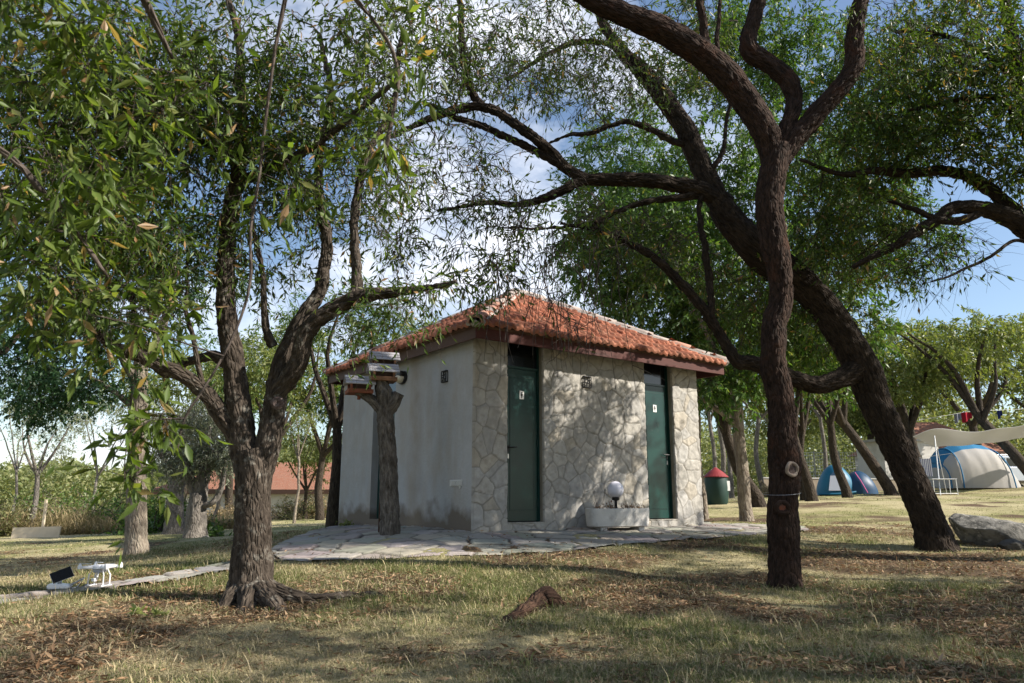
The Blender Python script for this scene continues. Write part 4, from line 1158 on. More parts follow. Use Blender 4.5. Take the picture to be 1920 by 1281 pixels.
def house(name, label, c, rz, w, d, hw, rise, wallm, roofm, windows=()):
    r = empty(name, c, rz); tag(r, label, 'house')
    MB().box(-w / 2, w / 2, -d / 2, d / 2, -.5, hw).build('wall', M[wallm], r)
    o = .4
    b = bmesh.new()
    A = [(-w / 2 - o, -d / 2 - o, hw - .1), (w / 2 + o, -d / 2 - o, hw - .1), (w / 2 + o, d / 2 + o, hw - .1), (-w / 2 - o, d / 2 + o, hw - .1), (-w / 2 + d * .42, 0, hw + rise), (w / 2 - d * .42, 0, hw + rise)]
    vs = [b.verts.new(p) for p in A]
    for f in ((0, 1, 5, 4), (1, 2, 5), (2, 3, 4, 5), (3, 0, 4), (3, 2, 1, 0)): b.faces.new([vs[i] for i in f])
    bmesh.ops.recalc_face_normals(b, faces=b.faces)
    mb = MB(); mb._add(b, Matrix.Translation((0, 0, .12)))
    mb.build('roof', M[roofm], r)
    MB().box(-w / 2 - o, w / 2 + o, -d / 2 - o - .02, -d / 2 - o + .03, hw - .22, hw + .015).build('fascia', M['fascia_brown'], r)
    for (x, z, ww, hh) in windows:
        f = MB().box(x - ww / 2, x + ww / 2, -d / 2 - .03, -d / 2 + .02, z - hh / 2, z + hh / 2).build('window', M['white_plastic'], r)
        MB().box(x - ww / 2 + .07, x + ww / 2 - .07, -d / 2 - .034, -d / 2 - .028, z - hh / 2 + .07, z + hh / 2 - .07).build('pane', M['dark_glass'], f)
    return r

def build_far():
    c = G(560, 955, 44); house('tiled_house', 'white house with orange tiled roof seen left of the toilet block', c, R(-4), 13, 7, 1.45, 1.5, 'plaster_white', 'rooftile_far', ((3.5, .75, 1.0, .7),))
    c = G(1742, 905, 52); house('tiled_house', 'orange roofed house behind the leaning tree and awning', c, R(3), 7, 6, 2.6, 2.1, 'plaster_white', 'rooftile_far', ((-2, 1.4, 1.0, 1.2), (1, 1.4, 1.0, 1.2)))
    # low rendered wall behind the blue tent
    a, b = G(1430, 915, 36), G(1760, 905, 39)
    w = empty('garden_wall', a, math.atan2(b[1] - a[1], b[0] - a[0])); tag(w, 'low brownish garden wall behind the blue tent', 'wall')
    Ln = np.linalg.norm((b - a)[:2])
    MB().box(0, Ln, -.1, .1, -.4, .8, .01).build('wall_body', M['wall_brown'], w); MB().box(-.02, Ln + .02, -.13, .13, .803, .87, .01).build('coping', M['concrete'], w)
    # pale block building behind that wall
    c = G(1668, 912, 45); h = empty('white_shed', c, R(12)); tag(h, 'white block shed with flat roof behind the garden wall', 'shed')
    MB().box(-1.1, 2.6, -1.2, 1.2, -.4, 2.9).build('wall', M['plaster_white'], h); MB().box(-1.25, 2.75, -1.35, 1.35, 2.903, 3.05).build('roof', M['concrete'], h)
    MB().box(.4, 1.4, -1.23, -1.2, 1.1, 2.1).build('window', M['dark_glass'], h)
    c = G(1578, 915, 47); h = empty('mesh_fence', c, R(4)); tag(h, 'grey wire mesh fence behind the low garden wall', 'fence')
    for k in range(5):
        MB().tube([(-3.2 + k * 1.6, 0, 0), (-3.2 + k * 1.6, 0, 2.6)], .05, 6).build('post', M['concrete'], h)
    m = MB()
    for k in range(12): m.tube([(-3.2, 0, .3 + k * .2), (3.2, 0, .3 + k * .2)], .012, 4)
    for k in range(40): m.tube([(-3.2 + k * .164, .01, .3), (-3.2 + k * .164, .01, 2.5)], .01, 4)
    m.build('mesh_panel', M['alu'], h)
    # leaning board far left
    c = G(66, 1006, 20.5); o = MB().box(-.62, .62, -.02, .02, -.05, .27, .004, Matrix.Rotation(R(-12), 4, 'X')).build('pale_board', M['board'], None, loc=c)
    o.rotation_euler = (0, R(-1.5), R(3)); tag(o, 'pale wooden board standing on edge at the hedge', 'board')
    c = G(79, 1000, 21); o = MB().box(-.03, .03, -.03, .03, -.1, 1.0, .004).build('wooden_stake', M['board'], None, loc=c); tag(o, 'thin wooden stake in the dry grass behind the board', 'stake')
    # kerb of a far path
    a, b = P(250, 998, 26), P(640, 975, 31)
    r = rock('stone', 'small pale stone at the foot of the olive tree', G(384, 1008, 16.4), (.1, .08, .07), 4, M['rock'])

def build_roots():
    # surface root of the left tree, running right
    def rootobj(name, label, pts, seed, m, cat='root'):
        p, r = catmull([a for a, _ in pts], [b for _, b in pts], .02)
        p[:, 2] += (fbm(np.stack([p[:, 0] * 3, p[:, 1] * 3, p[:, 2] * 0], -1), seed) - .5) * .05
        V, q, cap, tuv = thick_tube(p, r, 22, .22, seed, .012)
        o = npmesh(name, V, [q, cap], m, smooth=True, attrs={'tuv': ('FLOAT_VECTOR', tuv)})
        return o
    def gp(px, py, Y, dz, r): q = G(px, py, Y); q[2] += dz; return (q, r)
    o = rootobj('root_stump', 'dark gnarled root stump poking out of the lawn', [gp(930, 1168, 5.65, -.06, .02), gp(955, 1160, 5.8, -.01, .035), gp(990, 1146, 6.05, .02, .05), gp(1010, 1136, 6.3, .03, .075), gp(1028, 1130, 6.35, .055, .085), gp(1042, 1130, 6.4, -.03, .08), gp(1058, 1130, 6.4, -.14, .06)], 5, M['bark_root'])
    tag(o, None, 'root')
    return rootobj, gp
# ---------------------------------------------------------------- materials
M = {}
M['pavestone'] = mat('paving_stone', (.4, .37, .33), .85, .2, [((.20, .18, .155), 7, .55, .75)], (60, .5, .01), colattr='col')
M['wallstone'] = mat('wall_stone', (.4, .37, .33), .8, .2, [((.24, .22, .19), 10, .6, .8)], (70, .45, .008), colattr='col')
M['grass'] = mat('grass_blades', (.2, .2, .1), .75, .2, colattr='col', trans=(.25, (.22, .24, .08)))
M['dead_leaf'] = leafmat('dead_leaf', [(0, (.20, .115, .06)), (.4, (.33, .21, .12)), (.75, (.42, .30, .19)), (.95, (.13, .075, .04))], .15, (1.2, 1, .8), .7, .2)
M['plaster_warm'] = mat('warm_plaster', (.33, .30, .25), .9, .1, [((.24, .21, .17), 4, .4, .7)], (60, .4, .006))
def plastermat():
    m, nt, out = newmat('grey_plaster')
    b = N(nt, 'ShaderNodeBsdfPrincipled'); b.inputs['Roughness'].default_value = .9; b.inputs['Specular IOR Level'].default_value = .12
    v = coordnode(nt); vs = coordnode(nt, None, (1.2, 1.2, .5))
    f1, _ = noisefac(nt, v, 2.2, .35, .7, 6); f2, _ = noisefac(nt, vs, 3.0, .42, .72, 6); f3, _ = noisefac(nt, v, 24, .3, .7, 5)
    c = mixc(nt, f1, (.415, .425, .44), (.335, .345, .355)); c = mixc(nt, f2, c, (.345, .325, .295))
    c = mixc(nt, f3, c, mixc(nt, .12, c, (.55, .54, .52)))
    # damp rising from the paving and a rusty run-off streak: stains with their own shape
    t = N(nt, 'ShaderNodeTexCoord'); sx = N(nt, 'ShaderNodeSeparateXYZ'); L(nt, t.outputs['Object'], sx.inputs[0])
    nz = N(nt, 'ShaderNodeTexNoise'); nz.inputs['Scale'].default_value = 3.2; nz.inputs['Detail'].default_value = 5; L(nt, v, nz.inputs['Vector'])
    ad = N(nt, 'ShaderNodeMath', operation='MULTIPLY_ADD'); L(nt, nz.outputs['Fac'], ad.inputs[0]); ad.inputs[1].default_value = -.75; L(nt, sx.outputs['Z'], ad.inputs[2])
    mr = N(nt, 'ShaderNodeMapRange'); mr.inputs['From Min'].default_value = .02; mr.inputs['From Max'].default_value = -.22; L(nt, ad.outputs[0], mr.inputs['Value'])
    c = mixc(nt, mr.outputs['Result'], c, (.17, .145, .12))
    ds = N(nt, 'ShaderNodeMath', operation='SUBTRACT'); L(nt, sx.outputs['Y'], ds.inputs[0]); ds.inputs[1].default_value = 1.66
    ab = N(nt, 'ShaderNodeMath', operation='ABSOLUTE'); L(nt, ds.outputs[0], ab.inputs[0])
    m2 = N(nt, 'ShaderNodeMapRange'); m2.inputs['From Min'].default_value = .30; m2.inputs['From Max'].default_value = .02; L(nt, ab.outputs[0], m2.inputs['Value'])
    ml = N(nt, 'ShaderNodeMath', operation='MULTIPLY'); L(nt, m2.outputs['Result'], ml.inputs[0]); L(nt, nz.outputs['Fac'], ml.inputs[1])
    c = mixc(nt, ml.outputs[0], c, (.24, .20, .15))
    L(nt, c, b.inputs['Base Color'])
    bp = N(nt, 'ShaderNodeBump'); bp.inputs['Strength'].default_value = .5; bp.inputs['Distance'].default_value = .01
    n2 = N(nt, 'ShaderNodeTexNoise'); n2.inputs['Scale'].default_value = 22; n2.inputs['Detail'].default_value = 8; L(nt, v, n2.inputs['Vector'])
    L(nt, n2.outputs['Fac'], bp.inputs['Height']); L(nt, bp.outputs['Normal'], b.inputs['Normal'])
    L(nt, b.outputs['BSDF'], out.inputs['Surface']); return m
M['plaster'] = plastermat()
M['plaster_white'] = mat('white_render', (.6, .58, .55), .9, .1, [((.45, .43, .4), 1.3, .45, .7)], (30, .3, .01))
M['sillstone'] = mat('sill_stone', (.36, .34, .30), .85, .15, [((.22, .2, .17), 12, .45, .65)], (50, .5, .008))
M['tile'] = mat('roof_tile', (.45, .15, .08), .85, .15, [((.24, .12, .08), 4, .5, .72), ((.13, .10, .075), 11, .6, .78)], (90, .4, .004), colattr='col')
M['ridge'] = mat('ridge_tile', (.4, .3, .25), .9, .1, [((.25, .21, .18), 8, .5, .75)], (60, .6, .006), colattr='col')
M['mortar'] = mat('mortar', (.38, .35, .32), .95, .1, [((.25, .22, .2), 14, .45, .65)], (60, .8, .01))
M['soffit'] = mat('soffit_boards', (.11, .06, .04), .8, .2, [((.06, .035, .025), 9, .4, .65)])
M['fascia'] = mat('red_brown_board', (.085, .025, .02), .65, .25, [((.06, .024, .02), 5, .4, .7), ((.15, .05, .04), 30, .62, .75)], (40, .3, .004), scale=(.3, .3, 2))
M['fascia_brown'] = mat('brown_board', (.10, .06, .045), .7, .25, [((.09, .05, .036), 5, .4, .7)], (40, .3, .004), scale=(.3, .3, 2))
M['door_green'] = mat('green_door_paint', (.004, .040, .034), .3, .36, [((.005, .030, .027), 2.5, .4, .7), ((.035, .06, .05), 9, .62, .85)], (14, .06, .004))
M['door_dark'] = mat('dark_green_paint', (.004, .03, .026), .4, .4)
M['dark_glass'] = mat('dark_glass', (.008, .01, .012), .12, .5)
M['black'] = mat('black_print', (.01, .01, .01), .6, .2)
M['black_metal'] = mat('black_iron', (.012, .012, .013), .5, .4)
M['steel'] = mat('steel', (.5, .5, .5), .35, .5, metal=.9)
M['alu'] = mat('aluminium', (.72, .72, .72), .4, .5, metal=.4)
M['white_plastic'] = mat('white_plastic', (.8, .8, .8), .4, .4)
M['offwhite_plastic'] = mat('offwhite_plastic', (.55, .55, .53), .5, .4)
M['cream_glass'] = mat('cream_glass', (.62, .56, .44), .3, .5, [((.5, .43, .3), 8, .5, .7)])
M['concrete_white'] = mat('pale_concrete', (.62, .60, .57), .9, .1, [((.44, .42, .4), 9, .52, .75), ((.35, .33, .3), 40, .66, .8)], (70, .5, .006))
M['concrete'] = mat('concrete', (.4, .39, .37), .9, .1, [((.3, .29, .27), 6, .4, .7)])
M['soil'] = mat('dry_soil', (.09, .06, .04), .95, .05, [((.16, .11, .07), 20, .4, .7)], (40, 1, .02))
M['globe_white'] = mat('opal_globe', (.72, .72, .82), .25, .5)
M['dead_stem'] = mat('dead_stem', (.17, .10, .07), .9, .1)
M['slat_grey'] = mat('weathered_slats', (.46, .45, .47), .85, .15, [((.30, .29, .31), 4, .4, .65)], (50, .6, .004), scale=(.4, 5, 5))
M['feeder_wood'] = mat('feeder_wood', (.26, .14, .08), .8, .2, [((.15, .08, .05), 6, .4, .7)], scale=(.5, 4, 4))
M['feeder_red'] = mat('feeder_red_wood', (.24, .085, .045), .8, .2, [((.14, .05, .03), 6, .4, .7)], scale=(.5, 4, 4))
M['feeder_dark'] = mat('dark_wood', (.06, .035, .025), .85, .15)
M['drone_white'] = mat('gloss_white_shell', (.8, .8, .82), .3, .5)
M['drone_grey'] = mat('grey_shell', (.35, .36, .38), .4, .4)
M['screen_black'] = mat('screen_glass', (.005, .005, .007), .25, .4)
M['rock'] = mat('grey_rock', (.23, .22, .20), .9, .15, [((.08, .078, .072), 5, .42, .6), ((.42, .40, .36), 11, .58, .7)], (18, 1, .03))
M['rock_dark'] = mat('dark_rock', (.10, .095, .09), .9, .15, [((.06, .06, .055), 5, .42, .6)], (18, 1, .03))
M['bin_green'] = mat('bin_green', (.008, .035, .028), .55, .4)
M['bin_red'] = mat('bin_red', (.22, .025, .03), .6, .4)
M['tent_grey'] = mat('tent_grey', (.42, .40, .375), .8, .2, trans=(.15, (.5, .48, .44)))
M['tent_blue'] = mat('tent_blue', (.02, .15, .30), .6, .3)
M['tent_teal'] = mat('tent_teal', (.008, .12, .21), .5, .35)
M['tent_navy'] = mat('tent_navy', (.012, .05, .11), .5, .35)
M['tent_mesh'] = mat('tent_mesh', (.38, .40, .46), .8, .2)
M['pink'] = mat('pink_cord', (.55, .12, .3), .7, .2)
M['awning'] = mat('awning_cloth', (.55, .54, .51), .85, .1, trans=(.5, (.62, .61, .58)))
M['cloth_red'] = mat('red_cloth', (.30, .02, .035), .9, .1); M['cloth_grey'] = mat('grey_cloth', (.25, .26, .32), .9, .1); M['cloth_blue'] = mat('blue_cloth', (.02, .03, .14), .9, .1)
M['car_paint'] = mat('silver_paint', (.50, .53, .58), .3, .5, metal=.5)
M['rubber'] = mat('rubber', (.02, .02, .02), .8, .2)
M['wall_brown'] = mat('brown_render', (.27, .225, .175), .9, .1, [((.2, .165, .13), 2, .4, .7)])
M['rooftile_far'] = mat('far_roof_tiles', (.31, .165, .115), .85, .15, [((.30, .13, .085), 6, .4, .6)], (30, .8, .05))
M['board'] = mat('pale_board', (.66, .55, .40), .8, .2, [((.55, .45, .32), 3, .4, .7)])
def towelmat():
    m, nt, out = newmat('striped_cloth'); b = N(nt, 'ShaderNodeBsdfPrincipled'); b.inputs['Roughness'].default_value = .9
    t = N(nt, 'ShaderNodeTexCoord'); s = N(nt, 'ShaderNodeSeparateXYZ'); L(nt, t.outputs['Object'], s.inputs[0])
    w = N(nt, 'ShaderNodeMath', operation='MULTIPLY'); L(nt, s.outputs['X'], w.inputs[0]); w.inputs[1].default_value = 100
    w2 = N(nt, 'ShaderNodeMath', operation='SINE'); L(nt, w.outputs[0], w2.inputs[0])
    w3 = N(nt, 'ShaderNodeMath', operation='GREATER_THAN'); L(nt, w2.outputs[0], w3.inputs[0]); w3.inputs[1].default_value = .1
    L(nt, mixc(nt, w3.outputs[0], (.7, .7, .72), (.12, .12, .26)), b.inputs['Base Color']); L(nt, b.outputs['BSDF'], out.inputs['Surface']); return m
M['towel'] = towelmat()
# bark
M['bark_left'] = barkmat('lichened_bark', (.022, .017, .013), (.125, .10, .08), (.235, .22, .19), (.54, .68), 30)
M['bark_front'] = barkmat('red_brown_bark', (.012, .008, .006), (.070, .042, .031), (.16, .135, .115), (.64, .78), 30, extra=((.085, .034, .018), 2.3, .55, .78))
M['bark_lean'] = barkmat('dark_bark', (.012, .009, .007), (.068, .05, .037), (.22, .20, .17), (.66, .78), 26)
M['bark_pale'] = barkmat('pale_bark', (.14, .11, .085), (.40, .35, .28), None, scale=22)
M['bark_grey'] = barkmat('grey_bark', (.09, .08, .07), (.30, .27, .24), None, scale=22)
M['bark_dark'] = barkmat('dark_brown_bark', (.025, .019, .015), (.10, .08, .06), None, scale=20)  # the bark's own dark brown, on background trunks and branches
M['bark_dead'] = barkmat('dead_bark', (.045, .038, .032), (.27, .245, .22), None, scale=24, bump=1.2)
M['bark_root'] = barkmat('root_bark', (.025, .014, .01), (.13, .075, .05), None, scale=30)
M['twig'] = barkmat('twig_bark', (.055, .043, .038), (.20, .165, .145), None, scale=30)
M['cut_wood'] = mat('cut_wood', (.27, .225, .185), .85, .1, [((.25, .19, .15), 30, .4, .65)])
M['cut_dark'] = mat('old_cut_wood', (.07, .05, .045), .9, .1, [((.14, .11, .10), 30, .4, .65)], (40, 1, .01))
M['resin'] = mat('orange_resin', (.20, .045, .008), .35, .5, [((.07, .02, .008), 30, .4, .6)], (40, 1, .01))
# leaves
M['leaf_almond'] = leafmat('almond_leaf', [(0, (.040, .072, .014)), (.45, (.062, .108, .019)), (.85, (.098, .148, .03)), (.95, (.15, .15, .045)), (.97, (.26, .15, .06)), (1, (.36, .23, .12))], .34, (1.7, 1.75, .6))
M['leaf_near'] = leafmat('near_almond_leaf', [(0, (.065, .105, .022)), (.5, (.105, .155, .033)), (.82, (.16, .21, .055)), (.93, (.15, .165, .05)), (.94, (.28, .165, .075)), (1, (.40, .28, .18))], .42, (1.7, 1.8, .6))
M['leaf_green'] = leafmat('dense_leaf', [(0, (.036, .080, .016)), (.5, (.060, .122, .024)), (.9, (.105, .175, .04)), (1, (.17, .19, .06))], .34, (1.7, 1.8, .7))
M['leaf_lime'] = leafmat('yellow_green_leaf', [(0, (.10, .145, .035)), (.5, (.15, .19, .055)), (1, (.23, .24, .09))], .38, (1.5, 1.5, .6))
M['leaf_olive'] = leafmat('olive_leaf', [(0, (.10, .12, .07)), (.5, (.16, .18, .115)), (1, (.26, .27, .19))], .2, (1.2, 1.3, .8))
M['leaf_blue'] = leafmat('blue_green_leaf', [(0, (.028, .070, .034)), (.5, (.046, .105, .050)), (1, (.085, .15, .07))], .36, (1.5, 1.8, .8))
M['leaf_pale'] = leafmat('pale_leaf', [(0, (.14, .17, .09)), (.6, (.20, .23, .13)), (1, (.30, .31, .18))], .35, (1.3, 1.3, .8))
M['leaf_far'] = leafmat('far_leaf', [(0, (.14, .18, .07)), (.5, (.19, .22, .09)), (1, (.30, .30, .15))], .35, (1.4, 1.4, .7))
M['leaf_bush'] = leafmat('bush_leaf', [(0, (.10, .12, .045)), (.5, (.16, .175, .07)), (.85, (.20, .19, .09)), (1, (.30, .24, .13))], .25, (1.3, 1.3, .7))
M['leaf_straw'] = leafmat('straw_leaf', [(0, (.20, .15, .085)), (.5, (.34, .26, .15)), (1, (.45, .36, .22))], .25, (1.1, 1.1, .8))

# ---------------------------------------------------------------- the trees
def build_trees():
    rootobj, gp = build_roots_helpers
    # --- left tree
    b = G(470, 1122, 6.6); bb = (b - np.array([0, 0, .25]), .29)
    trunk = [bb, (b + [0, 0, -.05], .265)] + PX([(473, 1085, 6.6, .215), (474, 1020, 6.6, .182), (475, 950, 6.6, .172), (476, 890, 6.6, .185), (470, 845, 6.6, .165)])
    A = PX([(474, 905, 6.6, .13), (458, 850, 6.6, .135), (446, 770, 6.6, .122), (438, 690, 6.6, .108), (426, 600, 6.6, .095), (421, 520, 6.6, .090), (426, 430, 6.55, .08), (442, 330, 6.4, .065), (452, 200, 6.2, .05), (440, 60, 6, .035), (420, -80, 5.9, .02)])
    B = PX([(480, 905, 6.6, .12), (497, 850, 6.6, .128), (510, 780, 6.62, .115), (520, 735, 6.65, .112), (535, 680, 6.7, .10), (560, 610, 6.75, .085), (598, 545, 6.8, .070), (610, 470, 6.85, .055), (600, 395, 6.9, .05), (598, 300, 6.9, .04), (620, 190, 6.9, .028), (600, 60, 6.8, .02)])
    B2 = PX([(515, 745, 6.62, .085), (560, 680, 6.55, .092), (580, 620, 6.5, .085), (640, 572, 6.45, .078), (690, 556, 6.4, .06), (740, 548, 6.35, .045), (795, 540, 6.3, .026), (850, 520, 6.2, .012)])
    B3 = PX([(655, 565, 6.45, .055), (672, 530, 6.5, .05), (668, 460, 6.5, .045), (665, 390, 6.5, .042), (690, 290, 6.5, .036), (735, 190, 6.5, .028), (760, 60, 6.4, .018)])
    Cc = PX([(448, 830, 6.6, .085), (420, 785, 6.55, .08), (385, 742, 6.5, .072), (345, 705, 6.45, .066), (300, 686, 6.4, .06), (245, 662, 6.3, .05), (200, 640, 6.2, .04), (140, 592, 6.1, .03), (60, 560, 6, .02)])
    C2 = PX([(430, 685, 6.6, .055), (395, 668, 6.6, .05), (355, 676, 6.6, .042), (310, 700, 6.6, .036), (270, 640, 6.6, .03), (240, 540, 6.5, .02)])
    V1 = PX([(385, 745, 6.5, .03), (372, 680, 6.5, .027), (358, 620, 6.5, .024), (345, 560, 6.5, .02), (350, 470, 6.4, .014)])
    V2 = PX([(512, 650, 6.68, .045), (500, 620, 6.65, .035), (497, 560, 6.6, .026), (490, 480, 6.55, .02), (470, 380, 6.5, .013)])
    U1 = PX([(440, 340, 6.4, .05), (520, 310, 6.3, .045), (590, 270, 6.2, .035), (680, 200, 6.1, .025), (760, 140, 6, .015)])
    U2 = PX([(440, 300, 6.4, .04), (350, 250, 6.2, .035), (250, 200, 6, .025), (120, 170, 5.8, .014)])
    rts = []
    def rp(l): return [(lambda q, dz, r: (q + [0, 0, dz], r))(G(a, c, Y), dz, r) for a, c, Y, dz, r in l]
    rts.append(('root', rp([(500, 1105, 6.55, .10, .10), (535, 1118, 6.5, .05, .085), (590, 1118, 6.55, .02, .065), (650, 1110, 6.7, .012, .055), (705, 1106, 6.75, .0, .05), (760, 1108, 6.7, -.07, .03)])))
    rts.append(('root', rp([(480, 1112, 6.5, .10, .12), (497, 1130, 6.33, .05, .10), (520, 1142, 6.2, .0, .08), (545, 1150, 6.1, -.09, .05)])))
    rts.append(('root', rp([(452, 1112, 6.5, .10, .10), (432, 1126, 6.4, .03, .085), (415, 1140, 6.25, -.06, .06)])))
    rts.append(('root', rp([(470, 1115, 6.45, .10, .11), (462, 1135, 6.25, .02, .09), (455, 1150, 6.1, -.08, .06)])))
    blobs = [BX(420, 230, 6.3, 250, 200, 1.3, 150, .95), BX(190, 180, 5.6, 230, 190, 1.2, 170, 1), BX(150, 420, 5.4, 190, 130, 1.0, 95, 1), BX(630, 180, 6.5, 170, 150, 1.2, 65, .75),
             BX(545, 400, 6.9, 140, 110, 1.0, 34, .6), BX(700, 330, 6.8, 100, 160, 1.0, 34, .55), BX(700, 590, 6.5, 110, 60, .7, 13, .6), BX(750, 70, 6.5, 150, 110, 1.2, 45, .7), BX(380, 480, 6.6, 150, 90, .8, 34, .75),
             BX(200, 600, 6.2, 150, 70, .8, 25, .8), BX(350, -200, 6, 420, 190, 1.8, 60, 1), BX(-150, 150, 5.6, 200, 300, 1.5, 50, 1), BX(800, 540, 6.3, 80, 40, .5, 8, .5)]
    lt = tree('almond_tree', 'three stemmed lichened almond tree standing in front of the path', b, [('trunk', trunk), ('limb', A), ('limb', B), ('limb', B2), ('limb', B3), ('limb', Cc), ('limb', C2), ('limb', V1), ('limb', V2), ('limb', U1), ('limb', U2)] + rts,
              blobs, M['bark_left'], M['leaf_almond'], 11, sides=52, step=.028, bk=.012, rough=.10, bare=M['twig'], nleaf=9, twigs=8, lsize=(.055, .105), lw=.26, rs=.83)
    kn = P(521, 757, 6.5)
    MB().lathe([(.055, 0), (.06, .02), (.04, .035), (.015, .03), (.001, .01)], 16, Matrix.Translation(Vector(kn) - Vector(b)) @ Matrix.Rotation(R(80), 4, 'X') @ Matrix.Rotation(R(10), 4, 'Y')).build('knot', M['cut_dark'], lt, smooth=True)
    # --- front right tree
    b = G(1472, 1104, 7.6)
    trunk = [(b - [0, 0, .25], .21), (b + [0, 0, -.02], .185)] + PX([(1472, 1080, 7.6, .16), (1471, 1030, 7.6, .148), (1468, 980, 7.6, .160), (1471, 930, 7.6, .145), (1470, 870, 7.6, .162), (1466, 820, 7.6, .142), (1462, 740, 7.6, .128), (1450, 670, 7.6, .132), (1453, 610, 7.6, .125), (1468, 560, 7.6, .118), (1462, 500, 7.6, .128), (1450, 440, 7.6, .145), (1442, 380, 7.6, .15), (1450, 320, 7.6, .15), (1456, 275, 7.6, .152)])
    L1 = PX([(1452, 310, 7.6, .12), (1438, 255, 7.55, .145), (1403, 195, 7.5, .155), (1356, 135, 7.4, .155), (1298, 88, 7.3, .15), (1228, 50, 7.2, .14), (1148, 18, 7.1, .11), (1075, -16, 7, .085), (980, -60, 6.9, .04), (900, -150, 6.8, .02)])
    L2 = PX([(1458, 290, 7.6, .08), (1474, 240, 7.62, .085), (1488, 190, 7.65, .088), (1480, 152, 7.66, .105), (1445, 122, 7.68, .095), (1408, 98, 7.7, .105), (1402, 70, 7.7, .09), (1415, 30, 7.72, .085), (1425, -40, 7.75, .075), (1420, -200, 7.8, .03)])
    L3 = PX([(1462, 305, 7.6, .09), (1490, 262, 7.58, .115), (1530, 215, 7.55, .108), (1578, 160, 7.5, .10), (1600, 120, 7.48, .105), (1602, 70, 7.45, .092), (1612, 10, 7.42, .082), (1630, -80, 7.4, .06), (1650, -220, 7.3, .03)])
    S1 = PX([(1330, 105, 7.35, .05), (1322, 60, 7.35, .042), (1310, 0, 7.3, .035), (1300, -90, 7.3, .02)])
    S2 = PX([(1350, 110, 7.4, .03), (1347, 60, 7.4, .026), (1348, -20, 7.4, .02)])
    blobs = [BX(1250, -210, 7.2, 330, 150, 1.6, 55, .9), BX(1550, -200, 7.4, 260, 160, 1.6, 90, .9), BX(980, -120, 7, 200, 110, 1.3, 60, .9), BX(1150, 130, 8.2, 200, 110, .8, 55, .5), BX(1020, 70, 7.4, 140, 80, .7, 35, .6), BX(1700, 60, 7.6, 160, 110, 1.2, 50, .8)]
    ft = tree('almond_tree', 'upright red brown tree with two cut knots standing nearest on the right', b, [('trunk', trunk), ('limb', L1), ('limb', L2), ('limb', L3), ('limb', S1), ('limb', S2)], blobs, M['bark_front'], M['leaf_almond'], 23, sides=52, step=.028, bk=.013, rough=.11, bare=M['twig'], nleaf=8, twigs=7, lsize=(.05, .09), rs=.94)
    def knot(px, py, Y, rad, ringm, inm, nm, tiltz, tube=.022):
        c = Vector(P(px, py, Y)) - Vector(b)
        m = MB(); n = 28
        pts = [(rad * math.cos(a) * .95, rad * math.sin(a) * .85, .006 * math.sin(3 * a)) for a in np.linspace(0, 2 * np.pi, n)]
        Mx = Matrix.Translation(c) @ Matrix.Rotation(tiltz, 4, 'Z') @ Matrix.Rotation(R(90), 4, 'X')
        m.tube(pts, [tube * (1 + .10 * math.sin(k * 1.7)) for k in range(n)], 8, Mx)
        o = m.build(nm, ringm, ft, smooth=True)
        MB().lathe([(rad * .95, 0), (rad * .6, -.012), (.001, -.022)], 20, Mx).build('cut_face', inm, o, smooth=True)
    knot(1485, 880, 7.42, .072, M['cut_wood'], M['cut_dark'], 'knot', R(27), .017)
    knot(1467, 952, 7.425, .060, M['bark_front'], M['resin'], 'knot', R(-3), .024)
    w = P(1465, 925, 7.6) - b
    MB().tube([(w[0] + .183 * math.cos(a), w[1] + .183 * math.sin(a), w[2] + .02 * math.sin(a * 1.0 + .5)) for a in np.linspace(0, 2 * np.pi, 30)], .002, 5).build('wire', M['steel'], ft)
    # --- leaning tree
    b = G(1757, 1030, 10.3)
    trunk = [(b + [.1, 0, -.3], .33), (b + [0, 0, -.02], .26)] + PX([(1746, 990, 10.3, .205), (1718, 925, 10.3, .185), (1680, 840, 10.3, .182), (1642, 760, 10.3, .20), (1620, 700, 10.3, .235), (1588, 640, 10.25, .21), (1545, 575, 10.2, .205), (1495, 525, 10.1, .215), (1445, 490, 10.0, .235), (1408, 455, 9.9, .22), (1375, 420, 9.85, .19), (1350, 385, 9.8, .17)])
    U = PX([(1375, 425, 9.85, .155), (1345, 375, 9.8, .15), (1318, 320, 9.8, .14), (1290, 255, 9.8, .135), (1250, 190, 9.8, .125), (1200, 130, 9.8, .11), (1165, 95, 9.8, .08), (1120, 20, 9.8, .05), (1090, -90, 9.8, .03)])
    H = PX([(1365, 385, 9.8, .13), (1325, 362, 9.75, .11), (1270, 346, 9.7, .095), (1200, 336, 9.6, .088), (1130, 337, 9.55, .075), (1085, 342, 9.5, .06), (1040, 366, 9.45, .048), (980, 382, 9.4, .034), (910, 380, 9.3, .022), (820, 395, 9.2, .01)])
    H2 = PX([(1100, 338, 9.5, .07), (1062, 315, 9.48, .064), (1030, 280, 9.45, .058), (975, 238, 9.4, .056), (915, 204, 9.35, .052), (860, 206, 9.3, .045), (800, 225, 9.2, .032), (740, 250, 9.1, .02), (660, 280, 9, .01)])
    H3 = PX([(1055, 312, 9.47, .045), (1010, 286, 9.5, .042), (960, 262, 9.5, .04), (890, 228, 9.5, .036), (845, 212, 9.5, .028), (790, 190, 9.5, .015)])
    H4 = PX([(915, 206, 9.35, .042), (885, 170, 9.35, .042), (872, 120, 9.35, .038), (866, 50, 9.3, .034), (862, -60, 9.3, .026), (870, -180, 9.3, .015)])
    H5 = PX([(1345, 368, 9.8, .05), (1290, 366, 9.7, .042), (1220, 376, 9.65, .034), (1160, 398, 9.6, .028), (1110, 418, 9.55, .02), (1040, 425, 9.5, .013), (940, 430, 9.4, .007)])
